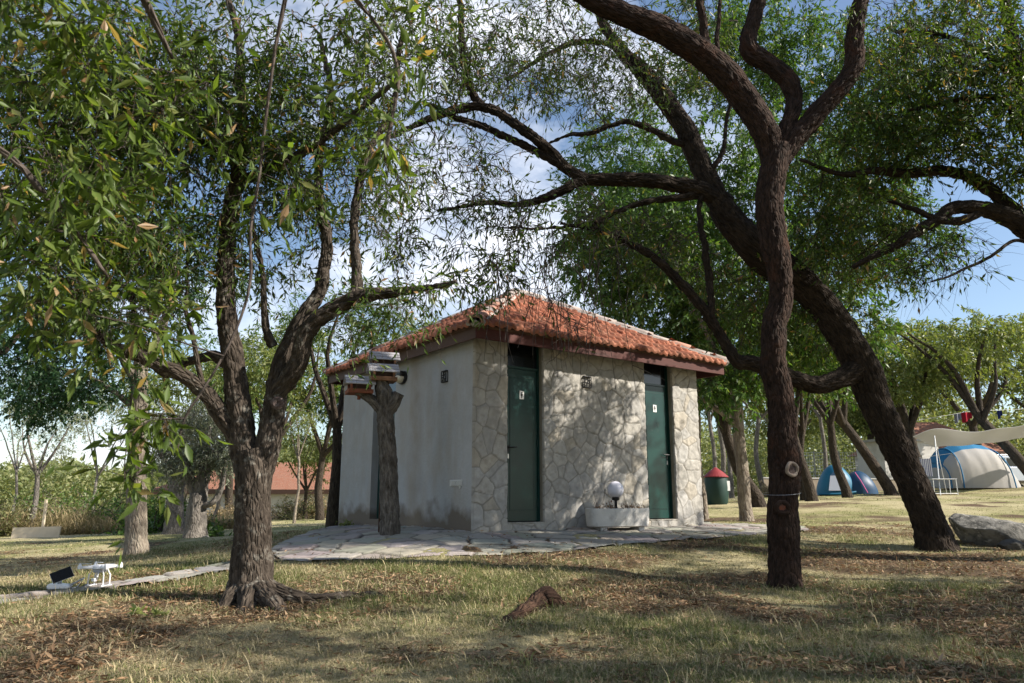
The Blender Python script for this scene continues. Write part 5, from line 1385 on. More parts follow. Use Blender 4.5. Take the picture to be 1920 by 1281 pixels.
    H6 = PX([(1300, 275, 9.8, .05), (1255, 262, 9.75, .04), (1205, 236, 9.7, .034), (1165, 232, 9.7, .03), (1110, 248, 9.65, .024), (1060, 260, 9.6, .014), (1000, 290, 9.6, .008)])
    H7 = PX([(1170, 100, 9.8, .04), (1150, 84, 9.75, .034), (1090, 76, 9.7, .028), (1020, 110, 9.65, .022), (950, 150, 9.6, .012)])
    W = PX([(1610, 690, 10.25, .15), (1575, 712, 10.1, .12), (1535, 722, 10.0, .108), (1490, 712, 9.9, .10), (1440, 690, 9.8, .095), (1400, 680, 9.7, .092), (1382, 678, 9.68, .078), (1362, 650, 9.65, .062), (1335, 600, 9.6, .058), (1300, 550, 9.55, .052), (1250, 505, 9.5, .046), (1190, 462, 9.5, .038), (1130, 434, 9.45, .026), (1050, 420, 9.4, .012)])
    W2 = PX([(1333, 598, 9.6, .045), (1330, 530, 9.62, .042), (1322, 460, 9.65, .036), (1312, 385, 9.7, .03), (1330, 330, 9.7, .026), (1352, 280, 9.7, .022), (1372, 190, 9.7, .014)])
    blobs = [BX(1060, 120, 9.6, 230, 120, 1.2, 85, .40), BX(880, 320, 9.3, 150, 110, .9, 48, .30), BX(980, 420, 9.4, 190, 70, .8, 52, .34), BX(1060, 560, 9.3, 70, 90, .5, 16, .06), BX(760, 430, 9.1, 110, 120, .9, 36, .45),
             BX(1250, 100, 9.8, 150, 130, 1.2, 50, .7), BX(1130, -170, 9.9, 380, 150, 1.8, 40, .9), BX(870, 90, 9.4, 130, 130, 1.0, 80, .5), BX(1160, 440, 9.5, 130, 60, .6, 30, .5), BX(930, 520, 9.3, 90, 60, .5, 20, .6), BX(1610, 450, 11.0, 110, 130, 1.0, 85, .95), BX(1410, 560, 10.7, 110, 90, .8, 46, .9), BX(1270, 500, 10.5, 90, 60, .7, 18, .9), BX(1560, 620, 11.0, 80, 60, .7, 26, .9)]
    le = tree('leaning_tree', 'massive dark leaning tree with long bare limbs reaching left over the roof', b, [('trunk', trunk), ('limb', U), ('limb', H), ('limb', H2), ('limb', H3), ('limb', H4), ('limb', H5), ('limb', H6), ('limb', H7), ('limb', W), ('limb', W2)], blobs, M['bark_lean'], M['leaf_almond'], 37,
              sides=52, step=.035, bk=.018, rough=.09, bare=M['twig'], nleaf=8, twigs=6, lsize=(.08, .13), lw=.25, twr=.0055, br=.013)
    # dry twigs hanging over the roof
    rng = np.random.default_rng(3); Pn = []
    for k in range(30):
        x = rng.uniform(925, 1150); y0 = rng.uniform(420, 520); y1 = rng.uniform(600, 735)
        Y = rng.uniform(9.0, 9.6); p0 = P(x + rng.normal(0, 25), y0 - 30, Y); p1 = P(x + rng.normal(0, 25), y1, Y + rng.normal(0, .1))
        s = np.linspace(0, 1, 7)[:, None]; Pn.append(p0 + (p1 - p0) * s + rng.normal(0, .035, (7, 3)) * np.sin(s * np.pi) + np.array([0, 0, .0]))
        if k % 2:
            q0 = Pn[-1][rng.integers(3, 6)]; q1 = q0 + np.array([rng.normal(0, .16), rng.normal(0, .1), -rng.uniform(.1, .3)]); Pn.append(q0 + (q1 - q0) * s + rng.normal(0, .012, (7, 3)) * np.sin(s * np.pi))
    Pn = np.array(Pn); Rn = np.linspace(.006, .0028, 7)[None].repeat(len(Pn), 0)
    v, q, u = thin_tubes(Pn, Rn, 4)
    npmesh('hanging_twigs', v - b, [q], M['twig'], le, smooth=True, attrs={'tuv': ('FLOAT_VECTOR', u)})
    # --- right edge tree, trunk just out of frame
    b = Gxy(7.35, 9.0)
    T = [(b - [0, 0, .2], .3), (b + [0, 0, .2], .24)] + PX([(2075, 800, 9.0, .21), (2045, 600, 9.0, .2), (1990, 480, 9.0, .18), (1945, 425, 9.0, .165)])
    R1 = PX([(1990, 490, 9.0, .15), (1930, 432, 9.0, .14), (1885, 405, 8.95, .11), (1840, 390, 8.9, .085), (1785, 390, 8.85, .075), (1755, 412, 8.8, .066), (1715, 435, 8.8, .055), (1665, 465, 8.8, .04), (1600, 500, 8.8, .02)])
    R2 = PX([(1960, 430, 9.0, .12), (1905, 400, 9.05, .085), (1862, 360, 9.1, .075), (1815, 332, 9.1, .068), (1760, 322, 9.1, .06), (1700, 328, 9.1, .052), (1640, 322, 9.1, .042), (1570, 326, 9.1, .025), (1500, 300, 9.1, .012)])
    R3 = PX([(1850, 392, 8.9, .05), (1812, 412, 8.85, .045), (1770, 418, 8.8, .04), (1720, 400, 8.8, .03), (1660, 372, 8.8, .015)])
    R4 = PX([(1985, 480, 9, .03), (1905, 452, 8.9, .022), (1850, 482, 8.8, .02), (1790, 512, 8.75, .016), (1745, 530, 8.7, .009)])
    R5 = PX([(1975, 440, 9, .12), (1945, 300, 8.9, .1), (1915, 170, 8.8, .085), (1890, 40, 8.7, .06), (1860, -100, 8.6, .03)])
    R6 = PX([(1912, 150, 8.8, .045), (1860, 110, 8.75, .035), (1780, 70, 8.7, .025), (1680, 60, 8.6, .012)])
    R7 = PX([(1935, 280, 8.9, .05), (1880, 190, 8.9, .03), (1790, 190, 8.9, .022), (1700, 210, 8.9, .012)])
    blobs = [BX(1790, 120, 9, 180, 130, 1.4, 150, .95), BX(1620, 260, 9.4, 130, 120, 1.1, 80, .9), BX(1890, 240, 8.6, 90, 140, 1.0, 60, .9), BX(1580, 420, 9.3, 100, 80, .8, 40, .8), BX(1740, 480, 8.8, 120, 90, .7, 64, .06), BX(1830, -150, 8.6, 300, 160, 1.8, 90, 1), BX(2150, 150, 9, 200, 250, 1.5, 70, 1), BX(1720, 260, 9.1, 110, 70, .9, 36, .7)]
    tree('almond_tree', 'dark arching tree entering the picture from the right edge', b, [('trunk', T), ('limb', R1), ('limb', R2), ('limb', R3), ('limb', R4), ('limb', R5), ('limb', R6), ('limb', R7)], blobs, M['bark_lean'], M['leaf_almond'], 41, sides=36, step=.04, bk=.014, bare=M['bark_lean'], nleaf=9, twigs=7, lsize=(.07, .12), lw=.28, twr=.0035)
    # --- near tree on the left, trunk out of frame, boughs hanging into the picture
    b = Gxy(-2.9, .9)
    T = [(b - [0, 0, .2], .2), (b + [0, 0, .2], .15), (b + [.05, .1, 1.2], .13), (b + [.25, .35, 2.0], .115)]
    N1 = [(b + [.22, .3, 1.9], .1), (b + [.8, .9, 2.7], .075), (b + [1.4, 1.4, 2.95], .055), (P(240, -60, 2.6), .018), (P(330, 120, 2.8), .006)]
    N2 = [(b + [.22, .3, 1.9], .09), (b + [.3, 1.0, 2.3], .06), (P(-60, 250, 2.5), .011), (P(90, 380, 2.7), .009), (P(200, 520, 2.8), .005)]
    N3 = [(b + [.9, 1.0, 2.75], .06), (b + [1.9, 1.5, 3.15], .045), (P(560, -110, 2.6), .02), (P(660, -10, 2.8), .008), (P(745, 120, 2.9), .006), (P(722, 300, 2.95), .0035)]
    N4 = [(P(560, -110, 2.6), .012), (P(510, 120, 2.75), .007), (P(490, 300, 2.85), .0065), (P(470, 430, 2.9), .006), (P(466, 530, 2.9), .006), (P(440, 620, 2.9), .006), (P(395, 705, 2.9), .0055), (P(345, 785, 2.9), .005), (P(333, 850, 2.9), .004)]
    N5 = [(P(420, 668, 2.9), .004), (P(330, 640, 2.85), .0035), (P(250, 610, 2.8), .003), (P(170, 590, 2.75), .0022)]
    N6 = [(P(345, 785, 2.9), .004), (P(280, 790, 2.85), .0035), (P(240, 830, 2.8), .003), (P(235, 900, 2.8), .002)]
    blobs = [BX(120, 80, 2.7, 170, 120, .45, 34, .8), BX(120, 330, 2.7, 170, 130, .4, 32, .8), BX(250, 600, 2.85, 120, 60, .2, 12, .8), BX(90, 540, 2.8, 100, 70, .3, 13, .8), BX(265, 790, 2.85, 70, 60, .12, 9, .75), BX(240, 880, 2.85, 40, 30, .1, 4, .8), BX(330, 200, 2.8, 130, 150, .4, 20, .7), BX(720, 250, 2.95, 70, 90, .25, 10, .7),
             BX(740, 60, 2.8, 80, 70, .3, 7, .6), (b + [.8, .6, 3.2], (1.2, 1.0, .5), 40, 1), (b + [-.6, .3, 3.0], (1.2, 1.0, .7), 40, 1), BX(560, 330, 2.9, 120, 120, .3, 8, .6)]
    tree('almond_tree', 'low leafy bough hanging into the left foreground close to the camera', b, [('trunk', T), ('limb', N1), ('limb', N2), ('limb', N3), ('limb', N4), ('limb', N5), ('limb', N6)], blobs, M['twig'], M['leaf_near'], 53, sides=20, step=.05, bk=.004, bare=M['twig'], nleaf=5, twigs=4, tlen=(.10, .26), lsize=(.055, .105), lw=.30, twr=.0016, br=.003, droop=.2, wig=.012)
    # --- light trunk behind the building corner, large dense crown
    b = G(1400, 978, 16)
    T = [(b - [0, 0, .2], .27), (b, .23)] + PX([(1398, 955, 16, .20), (1393, 890, 16, .185), (1385, 820, 16, .18), (1382, 750, 16, .17), (1384, 700, 16, .13)])
    l1 = PX([(1384, 740, 16, .11), (1360, 690, 15.9, .085), (1310, 600, 15.8, .06), (1260, 480, 15.8, .03)]); l2 = PX([(1386, 745, 16, .12), (1430, 660, 16, .09), (1480, 540, 16, .06), (1500, 400, 16, .03)])
    l3 = PX([(1384, 800, 16, .08), (1345, 770, 15.9, .06), (1300, 735, 15.8, .035)]); l4 = PX([(1384, 720, 16, .1), (1390, 600, 16.2, .07), (1380, 450, 16.5, .04)])
    blobs = [BX(1350, 570, 16, 130, 130, 1.8, 90, 1), BX(1250, 430, 16.5, 130, 140, 2, 100, 1), BX(1500, 520, 16, 140, 160, 2, 105, 1), BX(1380, 330, 16.8, 170, 130, 2.2, 100, 1), BX(1570, 640, 16, 90, 110, 1.6, 55, 1), BX(1430, 110, 18, 220, 140, 2, 190, 1), BX(1640, 200, 18, 150, 170, 2, 130, 1), BX(1120, 480, 17, 80, 70, 1.2, 36, 1), BX(1690, 430, 17, 80, 130, 1.6, 55, 1), BX(1355, 705, 15.6, 100, 60, 1.0, 40, 1), BX(1560, 330, 16.5, 120, 120, 2, 60, 1), BX(1200, 560, 16.5, 90, 60, 1.2, 36, 1)]
    tree('shade_tree', 'pale trunked tree with a dense crown behind the right corner of the toilet block', b, [('trunk', T), ('limb', l1), ('limb', l2), ('limb', l3), ('limb', l4)], blobs, M['bark_pale'], M['leaf_green'], 61, sides=20, step=.08, bk=.01, bare=M['bark_dark'], nleaf=12, twigs=8, tlen=(.3, .7), lsize=(.10, .17), lw=.32, simple=True, twr=.005, br=.012, rs=.66)
    # --- background trees
    W_ = wild_tree
    W_('tall_tree', 'tall green tree rising behind the tiled roof', 1215, 970, 21, 12.5, 3.7, M['bark_dark'], M['leaf_green'], 71, n=380, nleaf=11, lsize=(.14, .24), lw=.27, squash=1.2, tlen=(.4, .8), twr=.006, br=.012)
    W_('slender_tree', 'thin pale trunk right at the corner of the stone front', 1321, 972, 17, 5.2, 1.3, M['bark_pale'], M['leaf_green'], 72, r=.085, n=60, lsize=(.1, .16), lw=.3, fork=.6)
    W_('leaning_tree', 'short dark leaning trunk behind the pale trunked tree', 1423, 948, 20, 5.6, 1.8, M['bark_dark'], M['leaf_green'], 73, lean=(-.75, 0), r=.17, n=90, lsize=(.11, .19), lw=.3)
    W_('forked_tree', 'dark forked tree between the front trunk and the blue tent', 1522, 932, 22.5, 6.2, 2.0, M['bark_dark'], M['leaf_lime'], 74, lean=(-.4, 0), r=.16, n=110, lsize=(.11, .18), lw=.3, fork=.32)
    W_('forked_tree', 'dark crooked stem left of the forked tree by the blue tent', 1508, 931, 23, 5.8, 1.8, M['bark_dark'], M['leaf_green'], 75, lean=(.1, 0), r=.12, n=80, lsize=(.11, .18), lw=.3)
    W_('slender_tree', 'dark straight trunk directly in front of the blue tent', 1589, 932, 25, 6.6, 2.2, M['bark_dark'], M['leaf_lime'], 76, lean=(-.35, 0), r=.15, n=120, lsize=(.12, .19), lw=.3, fork=.38)
    W_('leaning_tree', 'dark tree leaning left between the blue tent and the big leaning trunk', 1672, 920, 27, 6.8, 2.4, M['bark_dark'], M['leaf_lime'], 77, lean=(-1.5, 0), r=.2, n=130, lsize=(.12, .2), lw=.3, fork=.38)
    W_('camp_tree', 'dark forked tree behind the towel and tent', 1738, 905, 33, 8.0, 3.2, M['bark_dark'], M['leaf_lime'], 78, lean=(-.5, 0), r=.24, n=170, lsize=(.15, .25), lw=.32, fork=.33, forks=5)
    W_('camp_tree', 'yellow green tree leaning over the parked car at the right edge', 1945, 893, 31, 8.0, 3.3, M['bark_dark'], M['leaf_lime'], 79, lean=(-2.0, 0), r=.24, n=190, lsize=(.15, .24), lw=.32, fork=.34, forks=5)
    W_('camp_tree', 'broad pale green tree rising behind the awning', 1835, 890, 43, 10.5, 4.6, M['bark_dark'], M['leaf_lime'], 80, r=.28, n=240, lsize=(.2, .33), lw=.35, tlen=(.4, .8), twr=.008)
    W_('camp_tree', 'far green tree left of the orange roof', 1640, 900, 48, 10, 4.4, M['bark_dark'], M['leaf_lime'], 81, r=.25, n=210, lsize=(.2, .34), lw=.35, tlen=(.4, .8), twr=.008)
    W_('camp_tree', 'far green tree at the right edge behind the car', 1990, 885, 47, 11.5, 5, M['bark_dark'], M['leaf_lime'], 82, r=.28, n=230, lsize=(.22, .36), lw=.35, tlen=(.4, .8), twr=.008)
    W_('camp_tree', 'far bright green tree between the front trunk and pale trunk', 1480, 905, 44, 9, 4.2, M['bark_grey'], M['leaf_lime'], 83, r=.2, n=200, lsize=(.2, .34), lw=.35, tlen=(.4, .8), twr=.008)
    for k, (px, Y, h) in enumerate(((1352, 32, 7), (1372, 36, 7.5), (1432, 34, 7), (1338, 40, 8), (1550, 40, 8))):
        W_('slender_tree', ['slim far trunk above the bin lid', 'slim far trunk left of the pale trunked tree', 'slim far trunk close to the left of the front tree', 'slim far trunk left of the bin', 'pale slim far trunk above the blue tent'][k], px, 925, Y, h, 2.2, M['bark_grey'], M['leaf_lime'], 90 + k, r=.12, n=80, lsize=(.17, .28), lw=.35, fork=.5)
    # left side
    b = G(255, 1043, 12)
    T = [(b - [0, 0, .2], .25), (b, .2)] + PX([(255, 1010, 12, .155), (256, 950, 12, .145), (257, 880, 12, .135), (258, 800, 12, .13), (262, 720, 12, .115), (268, 640, 12, .1)])
    l1 = PX([(262, 730, 12, .08), (220, 650, 11.8, .06), (150, 560, 11.6, .03)]); l2 = PX([(266, 690, 12, .08), (310, 600, 12, .055), (330, 480, 12, .03)]); l3 = PX([(258, 770, 12, .05), (200, 720, 11.9, .035), (110, 690, 11.7, .015)])
    blobs = [BX(110, 640, 11.8, 130, 90, 1.2, 80, 1), BX(60, 730, 11.6, 90, 60, .9, 42, 1), BX(230, 560, 12, 130, 100, 1.2, 60, 1), BX(330, 480, 12.2, 150, 110, 1.4, 60, 1), BX(180, 720, 11.9, 90, 50, .7, 30, .9), BX(200, 350, 12, 220, 140, 1.6, 70, 1)]
    tree('locust_tree', 'straight sunlit trunk with blue green feathery crown on the left lawn', b, [('trunk', T), ('limb', l1), ('limb', l2), ('limb', l3)], blobs, M['bark_pale'], M['leaf_blue'], 101, sides=24, step=.06, bk=.01, bare=M['bark_dark'], nleaf=16, twigs=7, tlen=(.25, .45), lsize=(.05, .085), lw=.42, simple=True, twr=.003)
    def olive(name, label, px, py, Y, pts_l, blobs, seed):
        b = G(px, py, Y); return b, tree(name, label, b, [('trunk' if i == 0 else 'limb', ([(b - [0, 0, .2], l[0][3] * 1.4)] if i == 0 else []) + PX(l)) for i, l in enumerate(pts_l)], blobs, M['bark_grey'], M['leaf_olive'], seed, sides=20, step=.07, bk=.02, rough=.2, nleaf=9, twigs=6, lsize=(.07, .12), lw=.25, simple=True, twr=.004)
    b, o = olive('olive_tree', 'grey olive tree with a cut limb left of the twisted olive', 325, 1000, 20, [[(325, 1000, 20, .27), (326, 975, 20, .22), (328, 940, 20, .2), (332, 910, 20, .17)], [(330, 925, 20, .13), (320, 890, 20, .1), (300, 840, 20, .06)], [(332, 920, 20, .14), (345, 885, 20, .12), (344, 866, 19.95, .105)], [(340, 900, 20, .08), (360, 850, 20.2, .05)]],
                 [BX(320, 850, 20, 50, 45, 1.0, 50, 1), BX(300, 800, 20, 50, 35, .9, 36, 1), BX(360, 815, 20, 45, 45, .9, 40, 1)], 103)
    MB().lathe([(.11, 0), (.112, .012), (.001, .014)], 18, Matrix.Translation(Vector(P(343, 868, 19.8)) - Vector(b)) @ Matrix.Rotation(R(85), 4, 'X')).build('cut_face', M['board'], o)
    olive('olive_tree', 'twisted dark grey olive tree with a limb bending right', 365, 1014, 17, [[(366, 1014, 17, .28), (366, 990, 17, .2), (368, 955, 17, .19), (372, 925, 17, .17)], [(370, 930, 17, .11), (358, 905, 17, .09), (352, 870, 17, .05)], [(374, 930, 17, .14), (382, 890, 17, .12), (388, 850, 17, .07), (395, 800, 17, .03)], [(374, 950, 17, .06), (395, 944, 16.9, .055), (410, 925, 16.9, .05), (420, 890, 16.8, .04), (424, 860, 16.8, .02)]],
          [BX(385, 845, 17, 45, 40, .8, 45, 1), BX(350, 860, 17, 40, 35, .7, 34, 1), BX(415, 850, 16.8, 35, 40, .6, 30, 1), BX(390, 790, 17, 55, 40, .8, 40, 1)], 104)
    W_('young_tree', 'slim pale young tree with thin crown standing behind the pale board', 57, 992, 23, 4.6, 1.5, M['bark_grey'], M['leaf_pale'], 105, r=.085, n=95, nleaf=8, lsize=(.06, .11), lw=.3, fork=.4, squash=.9)
    W_('young_tree', 'feathery pale tree far off at the left edge', 20, 965, 40, 9.0, 3.4, M['bark_grey'], M['leaf_pale'], 106, r=.08, n=150, nleaf=7, lsize=(.11, .18), lw=.3, fork=.3)
    W_('young_tree', 'feathery pale tree far behind the sunlit trunk', 175, 968, 38, 8.0, 3.0, M['bark_grey'], M['leaf_pale'], 107, r=.08, n=120, nleaf=7, lsize=(.11, .18), lw=.3, fork=.3)
    W_('sapling', 'thin bare pole of a sapling right of the twisted olive', 398, 988, 24, 4.0, .8, M['bark_pale'], M['leaf_pale'], 108, r=.05, n=30, lsize=(.08, .14), lw=.3, fork=.55)
    W_('sapling', 'thin straight sapling before the white house wall', 552, 978, 28, 4.4, .9, M['bark_pale'], M['leaf_lime'], 109, r=.055, n=30, lsize=(.09, .15), lw=.3, fork=.55)
    W_('feathery_tree', 'dark double stemmed tree close to the left wall of the toilet block', 623, 986, 15.6, 5.8, 1.6, M['bark_dark'], M['leaf_green'], 110, r=.12, n=110, nleaf=9, lsize=(.07, .13), lw=.26, fork=.36, cz=4.4)
    W_('far_tree', 'light green round tree behind the left tree fork', 500, 970, 30, 8.5, 3.0, M['bark_dark'], M['leaf_lime'], 111, r=.18, n=170, lsize=(.14, .23), lw=.32, tlen=(.4, .7))
    W_('far_tree', 'green tree between the fork and the plaster wall', 600, 965, 33, 8.0, 3.0, M['bark_dark'], M['leaf_green'], 112, r=.18, n=170, lsize=(.14, .23), lw=.32, tlen=(.4, .7))
    W_('young_tree', 'low loose green tree in front of the orange roofed white house', 572, 966, 36, 4.6, 2.1, M['bark_dark'], M['leaf_lime'], 118, r=.1, n=80, nleaf=9, lsize=(.12, .2), lw=.32, cz=2.7, fork=.3)
    W_('far_tree', 'green tree seen through the boughs behind the olives', 330, 965, 31, 7.6, 3.0, M['bark_dark'], M['leaf_lime'], 113, r=.18, n=160, lsize=(.14, .23), lw=.32, tlen=(.4, .7))
    W_('far_tree', 'darker green tree behind the left tree trunk', 430, 962, 40, 11.0, 4.0, M['bark_dark'], M['leaf_green'], 114, r=.22, n=180, lsize=(.18, .3), lw=.32, tlen=(.4, .8))
    W_('far_tree', 'rounded green tree beyond the tiled ridge left of the roof', 760, 960, 34, 9.0, 3.2, M['bark_dark'], M['leaf_lime'], 115, r=.2, n=170, lsize=(.15, .25), lw=.32, tlen=(.4, .8))
    # locust tree at the far left edge, trunk out of frame
    W_('locust_tree', 'dark blue green feathery tree filling the left edge', -190, 1030, 13.5, 7.5, 2.9, M['bark_dark'], M['leaf_blue'], 116, r=.2, n=210, nleaf=16, twigs=6, tlen=(.25, .45), lsize=(.055, .09), lw=.42, fork=.4, cz=4.6, squash=.7)
    # unseen trees: right ones shade lawn, left and rear ones added to cut skylight
    for k, (x, y, h, cr) in enumerate(((6.6, 3.2, 7.0, 2.6), (10.2, 5.6, 7.0, 2.3), (5.6, -2.8, 7.0, 2.4), (9.8, 2.0, 7.4, 2.6), (7.4, .2, 7, 2.3), (9.8, 9.6, 7.6, 2.3), (-6.6, 4.2, 7, 2.6), (-4.6, -1.6, 7.2, 2.6), (.4, -3.4, 7.4, 2.7), (-9.8, 8.2, 7.5, 2.6))):
        bx = Gxy(x, y); W2_ = wild_world
        W2_('shade_tree', ['leafy tree on the right close beside the camera', 'leafy tree right of the boulder', 'leafy tree behind the camera on the right', 'leafy tree farthest right of the camera', 'leafy tree at the right just behind the camera', 'leafy tree beyond the arching tree on the right', 'unseen leafy tree added left of the almond bough', 'unseen leafy tree added behind the camera on the left', 'unseen leafy tree added straight behind the camera', 'unseen leafy tree added left of the feathery locust'][k], bx, h, cr, 120 + k)
    # bushes
    hedge = [(60, 985, 24, 1.6, 'leaf_bush', 'leafy bush behind the pale board'), (5, 990, 23, 1.4, 'leaf_bush', 'straggly bush at the left edge'), (130, 980, 25, 1.9, 'leaf_green', 'dark bush left of the sunlit trunk'), (190, 978, 25.5, 1.7, 'leaf_bush', 'olive green bush behind the dry grass'), (225, 982, 25, 1.6, 'leaf_green', 'dark bush just left of the sunlit trunk'),
             (290, 985, 22, 1.5, 'leaf_green', 'dark bush right of the sunlit trunk'), (545, 962, 38, 1.3, 'leaf_straw', 'dry brown shrub before the white house'), (575, 962, 37, 1.5, 'leaf_bush', 'greyish green shrub before the white house'), (605, 962, 37, 1.3, 'leaf_straw', 'dry brown shrub by the dark double stem'), (420, 968, 33, 1.3, 'leaf_straw', 'dry brown shrub behind the olive limb'), (1440, 915, 33, .7, 'leaf_straw', 'dry low shrub beside the front trunk')]
    for k, (px, py, Y, r, lm, lab) in enumerate(hedge):
        bush('bush', lab, G(px, py, Y), r, M[lm], 140 + k)
    w = G(649, 984, 13.4); bush('weed', 'small green weed at the foot of the plaster wall', w + [0, 0, .03], .14, M['leaf_lime'], 170, n=26, ls=(.03, .07))
    w = G(285, 1132, 5.9); bush('seedling', 'bright green seedling in the foreground lawn', w, .10, M['leaf_lime'], 171, n=9, ls=(.05, .09))
    w = G(258, 990, 20); bush('grass_clump', 'dark green clump of grass left of the olive trees', w, .55, M['leaf_green'], 172, n=50, ls=(.1, .2)); w = G(400, 1004, 17.4); bush('grass_clump', 'green grass clump right of the twisted olive', w, .4, M['leaf_green'], 173, n=50, ls=(.1, .2))
    # tall dry grass along the hedge
    reg = lambda rng, n: (lambda px, Y: ((px - 960) / F / 1.02 * Y, Y))(rng.uniform(-120, 470, n), rng.uniform(22.5, 24.5, n))
    v, a, t, c = blades(14000, reg, .75, .008, 77)
    c = np.array([[.36, .28, .16]]) * np.repeat(np.random.default_rng(4).uniform(.5, 1.3, (len(c) // 5, 1)), 5, 0)
    o = npmesh('dry_grass', v, [a, t], M['grass'], attrs={'col': ('FLOAT_COLOR', c)}); tag(o, 'tall straw coloured grass along the hedge', 'dry grass', kind='stuff')
    # far woods close the horizon
    rng = np.random.default_rng(8); B_, D_, N_ = [], [], []
    n = 380000
    an = rng.uniform(R(25), R(155), n); Rr = rng.uniform(60, 95, n); x = np.cos(an) * Rr; y = np.sin(an) * Rr
    hh = (3.5 + 5.5 * fbm(xy0(an * 9, an * 0), 3, 4)) * (1 - .5 * np.clip((an - R(100)) / R(15), 0, 1)) * rng.uniform(0, 1, n) ** .7
    z = ground(x, y, False) + hh
    V, q, rn = leaf_geo(np.stack([x, y, z], -1), rng.normal(0, 1, (n, 3)), rng.normal(0, 1, (n, 3)), rng.uniform(.2, .42, n), .5, rng, simple=True)
    o = npmesh('far_woods', V, [q], M['leaf_far'], attrs={'rnd': ('FLOAT', rn)}); tag(o, 'distant wood closing off the view all round', 'woods', kind='stuff')

def bush(name, label, b, r, leaf, seed, n=None, ls=None):
    rng = np.random.default_rng(seed); n = n or 70
    root = empty(name, b); tag(root, label, 'plant' if r < .6 else 'bush', 'bushes along the far hedge' if r > .6 else None)
    st = np.zeros((n, 7, 3)); s = np.linspace(0, 1, 7)
    d = nrm(rng.normal(0, 1, (n, 3)) * [1, 1, .5] + [0, 0, .8]); ln = r * rng.uniform(.6, 1.25, n)
    st = d[:, None] * (ln[:, None] * s)[:, :, None] + rng.normal(0, .05 * r, (n, 7, 3)) * s[None, :, None] + np.array([0, 0, -.25 * r]) * (s ** 2)[None, :, None] + np.concatenate([rng.normal(0, .25 * r, (n, 2)), np.zeros((n, 1))], 1)[:, None]
    v, q, u = thin_tubes(st, np.repeat((.012 * r * (1.2 - s))[None], n, 0), 3)
    npmesh('stems', v, [q], M['twig'], root, attrs={'tuv': ('FLOAT_VECTOR', u)})
    m = 60 if r > .6 else 5
    i = np.repeat(np.arange(n), m); t = rng.uniform(.15, 1, len(i)) * 5.99; k = t.astype(int); f = (t - k)[:, None]
    p = st[i, k] * (1 - f) + st[i, k + 1] * f + rng.normal(0, .05 * r, (len(i), 3))
    ls = ls or (.07, .14)
    V, q, rn = leaf_geo(p, rng.normal(0, 1, (len(i), 3)) + [0, 0, .2], rng.normal(0, 1, (len(i), 3)), rng.uniform(ls[0], ls[1], len(i)), .38, rng, simple=True)
    npmesh('leaves', V, [q], leaf, root, attrs={'rnd': ('FLOAT', rn)})

def wild_world(name, label, b, h, cr, seed):
    rng = np.random.default_rng(seed); fz = h * .35; top = b + [0, 0, fz]
    limbs = [('trunk', [(b - [0, 0, .2], .26), (b + [0, 0, .3], .19), (b + [.1, 0, fz * .6], .17), (top, .15)])]
    cen = b + np.array([0, 0, h - cr * .75])
    for k in range(4):
        a = k * 1.57 + rng.uniform(-.4, .4); e = cen + np.array([math.cos(a) * cr * .6, math.sin(a) * cr * .6, cr * rng.uniform(-.2, .4)])
        limbs.append(('limb', [(top - [0, 0, .1], .11), ((top + e) / 2 + rng.normal(0, .2, 3), .07), (e, .03)]))
    tree(name, label, b, limbs, [(cen, (cr, cr, cr * .75), 150, 1)], M['bark_lean'], M['leaf_almond'], seed, sides=14, step=.15, bk=.01, bare=M['twig'], nleaf=9, twigs=7, tlen=(.3, .6), lsize=(.09, .14), lw=.3, simple=True, twr=.004)

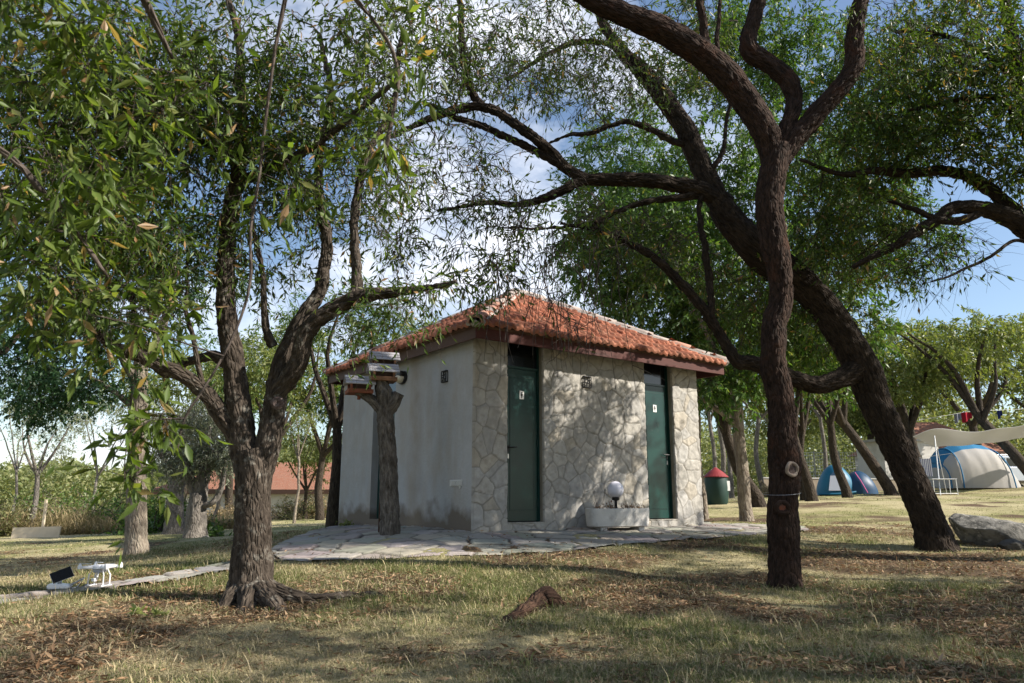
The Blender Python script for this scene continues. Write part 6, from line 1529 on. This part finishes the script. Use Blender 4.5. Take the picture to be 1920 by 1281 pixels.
# ---------------------------------------------------------------- light, camera
SUN_AZ, SUN_EL = R(-11), R(36)
def build_light():
    s = Vector((math.cos(SUN_EL) * math.cos(SUN_AZ), math.cos(SUN_EL) * math.sin(SUN_AZ), math.sin(SUN_EL)))
    ld = bpy.data.lights.new('sun', 'SUN'); ld.energy = 5; ld.angle = R(.55); ld.color = (1, .93, .82)
    o = bpy.data.objects.new('sun', ld); C.objects.link(o); o.rotation_euler = s.to_track_quat('Z', 'Y').to_euler(); o.location = (20, -10, 20)
    w = bpy.data.worlds.new('World'); bpy.context.scene.world = w; w.use_nodes = True
    nt = w.node_tree; nt.nodes.clear()
    out = nt.nodes.new('ShaderNodeOutputWorld'); bg = nt.nodes.new('ShaderNodeBackground'); L(nt, bg.outputs[0], out.inputs[0])
    sky = nt.nodes.new('ShaderNodeTexSky'); sky.sky_type = 'NISHITA'; sky.sun_disc = False; sky.sun_elevation = SUN_EL; sky.sun_rotation = math.atan2(s.x, s.y)
    sky.air_density = 1.0; sky.dust_density = .6; sky.ozone_density = 1.2
    bg.inputs['Strength'].default_value = .095
    t = nt.nodes.new('ShaderNodeTexCoord'); mp = nt.nodes.new('ShaderNodeMapping'); mp.inputs['Scale'].default_value = (1, 1, 2.2); L(nt, t.outputs['Generated'], mp.inputs['Vector'])
    n = nt.nodes.new('ShaderNodeTexNoise'); n.inputs['Scale'].default_value = 2.3; n.inputs['Detail'].default_value = 9; n.inputs['Roughness'].default_value = .58; L(nt, mp.outputs[0], n.inputs['Vector'])
    mr = nt.nodes.new('ShaderNodeMapRange'); mr.inputs['From Min'].default_value = .47; mr.inputs['From Max'].default_value = .64; L(nt, n.outputs['Fac'], mr.inputs['Value'])
    def spot(d, lo, hi):
        dp = nt.nodes.new('ShaderNodeVectorMath'); dp.operation = 'DOT_PRODUCT'; dp.inputs[1].default_value = Vector(d).normalized(); L(nt, t.outputs['Generated'], dp.inputs[0])
        r = nt.nodes.new('ShaderNodeMapRange'); r.interpolation_type = 'SMOOTHSTEP'; r.inputs['From Min'].default_value = lo; r.inputs['From Max'].default_value = hi; L(nt, dp.outputs['Value'], r.inputs['Value']); return r.outputs['Result']
    a1 = spot((-.06, .87, .42), .90, .995); a2 = spot((-.62, .78, .06), .90, .995); a3 = spot((-.5, -.8, .4), .5, .98)
    m1 = nt.nodes.new('ShaderNodeMath'); m1.operation = 'ADD'; L(nt, a1, m1.inputs[0]); L(nt, a2, m1.inputs[1])
    m2 = nt.nodes.new('ShaderNodeMath'); m2.operation = 'ADD'; L(nt, m1.outputs[0], m2.inputs[0]); L(nt, a3, m2.inputs[1])
    m3 = nt.nodes.new('ShaderNodeMath'); m3.operation = 'MULTIPLY_ADD'; m3.use_clamp = True; L(nt, m2.outputs[0], m3.inputs[0]); m3.inputs[1].default_value = .9; m3.inputs[2].default_value = .12
    m4 = nt.nodes.new('ShaderNodeMath'); m4.operation = 'MULTIPLY'; L(nt, mr.outputs['Result'], m4.inputs[0]); L(nt, m3.outputs[0], m4.inputs[1])
    c = mixc(nt, m4.outputs[0], sky.outputs['Color'], (7.6, 7.8, 8.4))
    L(nt, c, bg.inputs['Color'])

def build_camera():
    cd = bpy.data.cameras.new('camera'); cd.sensor_width = 36; cd.lens = 36 * F / 1920; cd.clip_end = 2000; cd.clip_start = .05
    o = bpy.data.objects.new('camera', cd); C.objects.link(o); o.location = (0, 0, CAMZ); o.rotation_euler = (R(90) + PITCH, 0, 0)
    cd.dof.use_dof = True; cd.dof.focus_distance = 10.5; cd.dof.aperture_fstop = 5.6
    sc = bpy.context.scene; sc.camera = o
    vs = sc.view_settings; vs.view_transform = 'Standard'; vs.look = 'None'; vs.exposure = .92; vs.gamma = 1
    cy = sc.cycles; cy.max_bounces = 6; cy.diffuse_bounces = 3; cy.glossy_bounces = 2; cy.transmission_bounces = 4; cy.transparent_max_bounces = 4
    cy.use_denoising = True
    cy.caustics_reflective = False; cy.caustics_refractive = False

import time as _t
def _tick(n, f, *a):
    t = _t.time(); r = f(*a); print('%s %.1fs' % (n, _t.time() - t)); return r
_tick('ground', build_ground)
_tick('paving', build_paving, 'paving', PAVE, 3, .42, 'cracked pale flagstone paving round the toilet block')
_tick('path', build_paving, 'path', PATH, 6, .40, 'narrow flagstone path running left')
_tick('grass', build_grass); _tick('litter', build_litter); _tick('straw', build_straw)
_tick('block', build_block); _tick('planter', build_planter); _tick('stump', build_stump_feeders); _tick('drone', build_drone)
_tick('camp', build_right_camp); _tick('far', build_far)
build_roots_helpers = build_roots()
_o = bpy.data.objects['root_stump']; tag(_o, 'dark gnarled root stump poking out of the foreground lawn', 'root stump')
_tick('trees', build_trees)
build_light(); build_camera()
